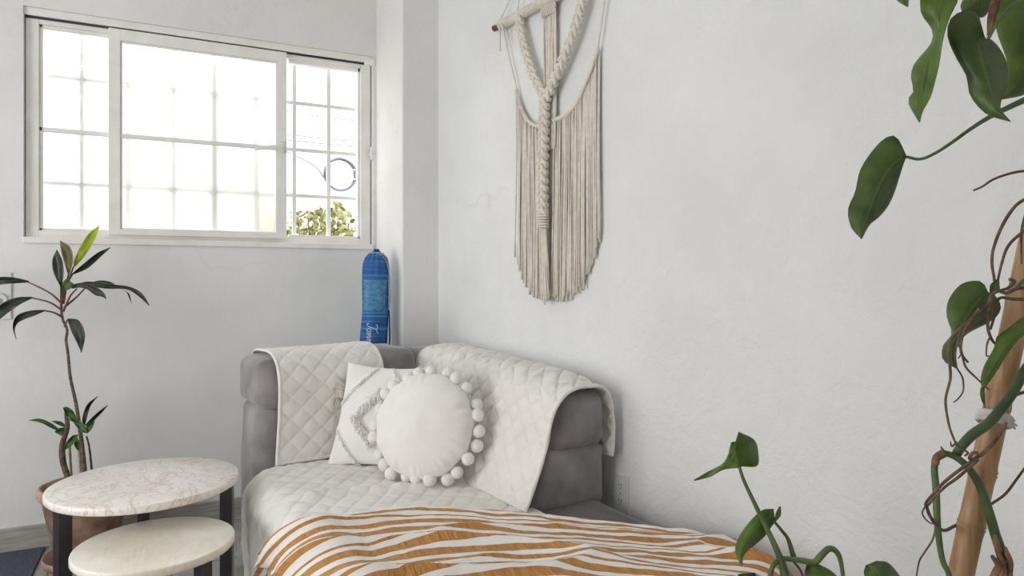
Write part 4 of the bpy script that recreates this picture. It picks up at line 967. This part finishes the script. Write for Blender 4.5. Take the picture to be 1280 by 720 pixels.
mb = MB(); tubeP(mb, [(924, 583), (930, 601), (945, 633), (962, 668), (976, 700), (984, 730)], [1.50, 1.50, 1.49, 1.48, 1.47, 1.46], [.0035, .0045, .0055, .007, .011], 40, 10)
tubeP(mb, [(968, 652), (977, 663), (985, 674), (992, 696)], 1.49, [.003, .004, .006], 20, 10)
tubeP(mb, [(978, 698), (990, 699), (1004, 701), (1018, 703), (1026, 695), (1036, 686), (1045, 689), (1051, 702), (1055, 730)], 1.47, [.005, .006, .0075, .0065, .0045, .004], 50, 10)
tubeP(mb, [(974, 700), (966, 708), (960, 730)], 1.47, .005, 14, 10); tubeP(mb, [(984, 728), (1010, 790), (1070, 850), (1110, 900)], [1.46, 1.42, 1.34, 1.28], .011, 24, 10)
mk('stem', mb, M['vine'], phil)
mb = MB(); tubeP(mb, [(992, 702), (1000, 712), (1006, 726)], 1.47, .0025, 12); mk('aerial_root', mb, M['root'], phil)
# main vine
mb = MB()
tubeP(mb, [(1300, 440), (1281, 464), (1264, 494), (1252, 510), (1236, 529), (1216, 543), (1201, 559), (1195, 569)], [1.21, 1.21, 1.20, 1.20, 1.19, 1.19, 1.19, 1.20], [.0085, .0085, .008, .0085, .0085, .0075], 50, 12)
mk('stem', mb, M['vine_dark'], phil)
mb = MB(); tubeP(mb, [(1179, 566), (1192, 570), (1208, 582), (1224, 606), (1236, 640), (1244, 668), (1251, 690), (1259, 740), (1240, 900), (1150, 960)], [1.19, 1.19, 1.18, 1.18, 1.18, 1.18, 1.18, 1.18, 1.22, 1.27], [.005, .0075, .0085, .0085, .0075, .0075, .0075], 70, 12)
mk('stem', mb, M['vine_dark'], phil)
mb = MB(); tubeP(mb, [(1178, 566), (1171, 571), (1168, 585), (1170, 610), (1171, 640), (1173, 668), (1178, 700), (1190, 740), (1200, 900)], 1.195, [.0055, .006, .0048, .004, .004, .0045], 50, 10); mk('stem', mb, M['vine'], phil)
mb = MB(); tubeP(mb, [(1133, 196), (1150, 199), (1168, 192), (1190, 178), (1215, 160), (1245, 142), (1300, 116)], [1.22, 1.22, 1.22, 1.23, 1.23, 1.24, 1.25], [.0026, .0028, .003, .0034, .0045, .0055, .006], 40, 10); mk('petiole', mb, M['vine'], phil)
mb = MB(); tubeP(mb, [(1249, -14), (1243, 8), (1239, 26), (1237, 44)], 1.19, [.005, .0075, .0065, .004], 16, 10); mk('stem', mb, M['husk'], phil)
mb = MB(); tubeP(mb, [(1290, -8), (1264, 8), (1248, 26), (1235, 49)], 1.185, .003, 16); mk('petiole', mb, M['vine'], phil)
mb = MB(); tubeP(mb, [(1300, 340), (1280, 350), (1270, 360), (1262, 365)], 1.18, .0035, 16); mk('petiole', mb, M['vine'], phil)
mb = MB()
for a, b in (((1256, 722), (1248, 690)), ((1252, 722), (1240, 695)), ((1262, 722), (1256, 684)), ((1248, 722), (1258, 700)), ((1250, 690), (1244, 668)), ((1240, 722), (1253, 702))):
    tubeP(mb, [a, ((a[0]+b[0])/2+rng.uniform(-4, 4), (a[1]+b[1])/2), b], 1.165, [.004, .006, .003], 10, 8)
mk('husk', mb, M['husk'], phil)
mb = MB(); tubeP(mb, [(1181, 569), (1179, 564), (1176, 558)], 1.185, [.005, .003, .0008], 8); tubeP(mb, [(1169, 580), (1171, 572), (1180, 567)], 1.19, .0066, 8)
mk('husk', mb, M['husk'], phil)
roots = [
 ([(1300, 213), (1278, 214), (1262, 217), (1242, 224), (1228, 233), (1217, 238)], 1.28, .0024),
 ([(1300, 240), (1276, 252), (1264, 264), (1252, 284), (1242, 310), (1240, 330), (1243, 352), (1239, 372)], 1.22, .0028),
 ([(1300, 276), (1276, 292), (1260, 308), (1252, 330), (1247, 352)], 1.21, .0026),
 ([(1281, 270), (1277, 290), (1277, 330)], 1.22, .002),
 ([(1300, 362), (1275, 360), (1258, 366), (1247, 364), (1238, 372), (1236, 392), (1235, 410), (1240, 425), (1246, 431)], 1.17, .003),
 ([(1300, 374), (1268, 374), (1252, 372), (1246, 378), (1243, 395), (1238, 412)], 1.175, .0027),
 ([(1262, 349), (1268, 352), (1260, 360), (1250, 363)], 1.16, .003),
 ([(1242, 368), (1232, 385), (1215, 398), (1197, 414), (1188, 426), (1186, 442), (1188, 472), (1182, 500), (1186, 530), (1192, 548), (1196, 556)], 1.16, .0024),
 ([(1238, 420), (1234, 430), (1233, 444), (1236, 445)], 1.165, .0015),
 ([(1224, 386), (1206, 412), (1201, 432), (1203, 444), (1210, 453)], 1.15, .0026),
 ([(1203, 446), (1208, 460), (1222, 474), (1236, 487)], 1.15, .0017),
 ([(1196, 460), (1203, 472), (1204, 488), (1198, 498), (1192, 503)], 1.16, .0014),
 ([(1200, 414), (1197, 428), (1202, 440), (1198, 448)], 1.15, .0014),
 ([(1258, 528), (1246, 548), (1232, 564), (1222, 571), (1213, 578), (1196, 590), (1180, 603), (1166, 618), (1158, 628), (1157, 634)], 1.155, .003),
 ([(1222, 566), (1216, 566), (1212, 574), (1222, 574), (1212, 584), (1196, 598), (1182, 608), (1168, 622), (1160, 632)], 1.15, .0027),
 ([(1158, 632), (1162, 644), (1170, 656), (1180, 663), (1194, 657), (1215, 648), (1236, 632), (1256, 618), (1270, 600), (1286, 578)], [1.16, 1.17, 1.19, 1.22, 1.27, 1.29, 1.29, 1.28, 1.28, 1.28], .0028),
 ([(1170, 656), (1166, 674), (1156, 690), (1149, 702), (1145, 724)], 1.17, .0016),
 ([(1157, 632), (1153, 642), (1160, 652), (1170, 656)], 1.165, .0014),
 ([(1196, 556), (1204, 562), (1210, 566), (1206, 570)], 1.16, .002), ([(1196, 552), (1190, 558), (1188, 552)], 1.165, .0015),
 ([(1300, 486), (1274, 492), (1264, 500), (1262, 514), (1252, 536)], 1.26, .003)]
for pts, k, r in roots:
    mb = MB(); tubeP(mb, pts, k, [r, r*1.05, r*.9, r*.75], 10*len(pts), 7); mk('aerial_root', mb, M['root'], phil)

# bamboo pole
pole_b = P(1104, 1166, 1.25); pole_b.z = .30; p0 = P(1200.5, 720, 1.25); p1 = P(1244.5, 515, 1.25); dirp = (p1-p0).normalized()
foot = p0-dirp*((p0.z-.30)/dirp.z)
pole = thing('bamboo_pole', 'leaning tan bamboo pole with ringed nodes supporting the climbing vine', 'pole', foot)
top_ = p0+dirp*((1.75-p0.z)/dirp.z); Lp = (top_-foot).length; mb = MB(); rad = .0208
nodes = [((P(u, v, 1.25)-foot).dot(dirp)) for u, v in ((1212, 656), (1226, 589), (1250, 487))]; nodes += [nodes[-1]+.17, nodes[-1]+.36, nodes[-1]+.55, nodes[0]-.12, nodes[0]-.26]
ls = sorted(set(list(np.linspace(0, Lp, 40))+[n+d for n in nodes for d in (-.02, -.006, -.0025, 0, .003, .007, .02)])); ls = [l for l in ls if 0 <= l <= Lp]
pts = [foot+dirp*l for l in ls]; rs = []
for l in ls:
    d = min(abs(l-n) for n in nodes); rs.append(rad*(1+(.02 if d < .0012 else .15 if d < .0045 else .06 if d < .009 else 0)))
mb.tube(pts, rs, 28); o = mk('pole_shaft', mb, M['bamboo'], pole)
mb = MB(); tc = foot+dirp*((P(1243, 524, 1.25)-foot).dot(dirp)); tcr = dirp.cross(Vector((-tc.x, -tc.y, 0)).normalized()).normalized(); tn = tcr.cross(dirp)
for i, (dz2, tw) in enumerate(((.006, .25), (0, .3), (-.006, .22))):
    mb.tube([tc+dirp*(dz2+tw*.03*math.sin(a))+tcr*(.0245*math.cos(a))+tn*(.027*math.sin(a))*(1.5 if math.sin(a) < -9 else 1) for a in np.linspace(0, 2*PI, 28)], .0048, 8)
for e in ((.012, .002), (.016, -.003), (.012, -.006)):
    q = tc-tcr*.022 if (tcr.dot(Vector((RT[0], RT[1], 0))) < 0) else tc+tcr*.022
    sg = Vector((RT[0], RT[1], 0)); mb.tube([q, q+sg*e[0]*.6+Vector((0, 0, e[1])), q+sg*e[0]+Vector((0, 0, e[1]*2))], [.004, .003, .001], 6)
o = mk('cloth_tie', mb, M['rag'], pole); o['label'] = 'white rag tie'

# ------------------------------------------------------------------ light
w = bpy.data.worlds.new('sky'); sc.world = w; w.use_nodes = True
bg = w.node_tree.nodes['Background']; bg.inputs[0].default_value = (1.0, .995, .985, 1); bg.inputs[1].default_value = 4.0
pl = bpy.data.lights.new('side_daylight_portal', 'AREA'); pl.shape = 'RECTANGLE'; pl.size = OY1-OY0; pl.size_y = OZ1-.25; pl.cycles.is_portal = True  # guides sampling of sky light through the assumed side opening
po = bpy.data.objects.new('side_daylight_portal', pl); COL.objects.link(po); po.location = (XL-.05, (OY0+OY1)/2, (OZ1+.25)/2); po.rotation_euler = (0, -PI/2, 0)
sc.view_settings.view_transform = 'Standard'; sc.view_settings.look = 'None'; sc.view_settings.exposure = 0.07; sc.view_settings.gamma = 1; sc.view_settings.use_curve_mapping = False
sc.cycles.max_bounces = 12; sc.cycles.diffuse_bounces = 7; sc.cycles.transmission_bounces = 10; sc.cycles.sample_clamp_indirect = 8
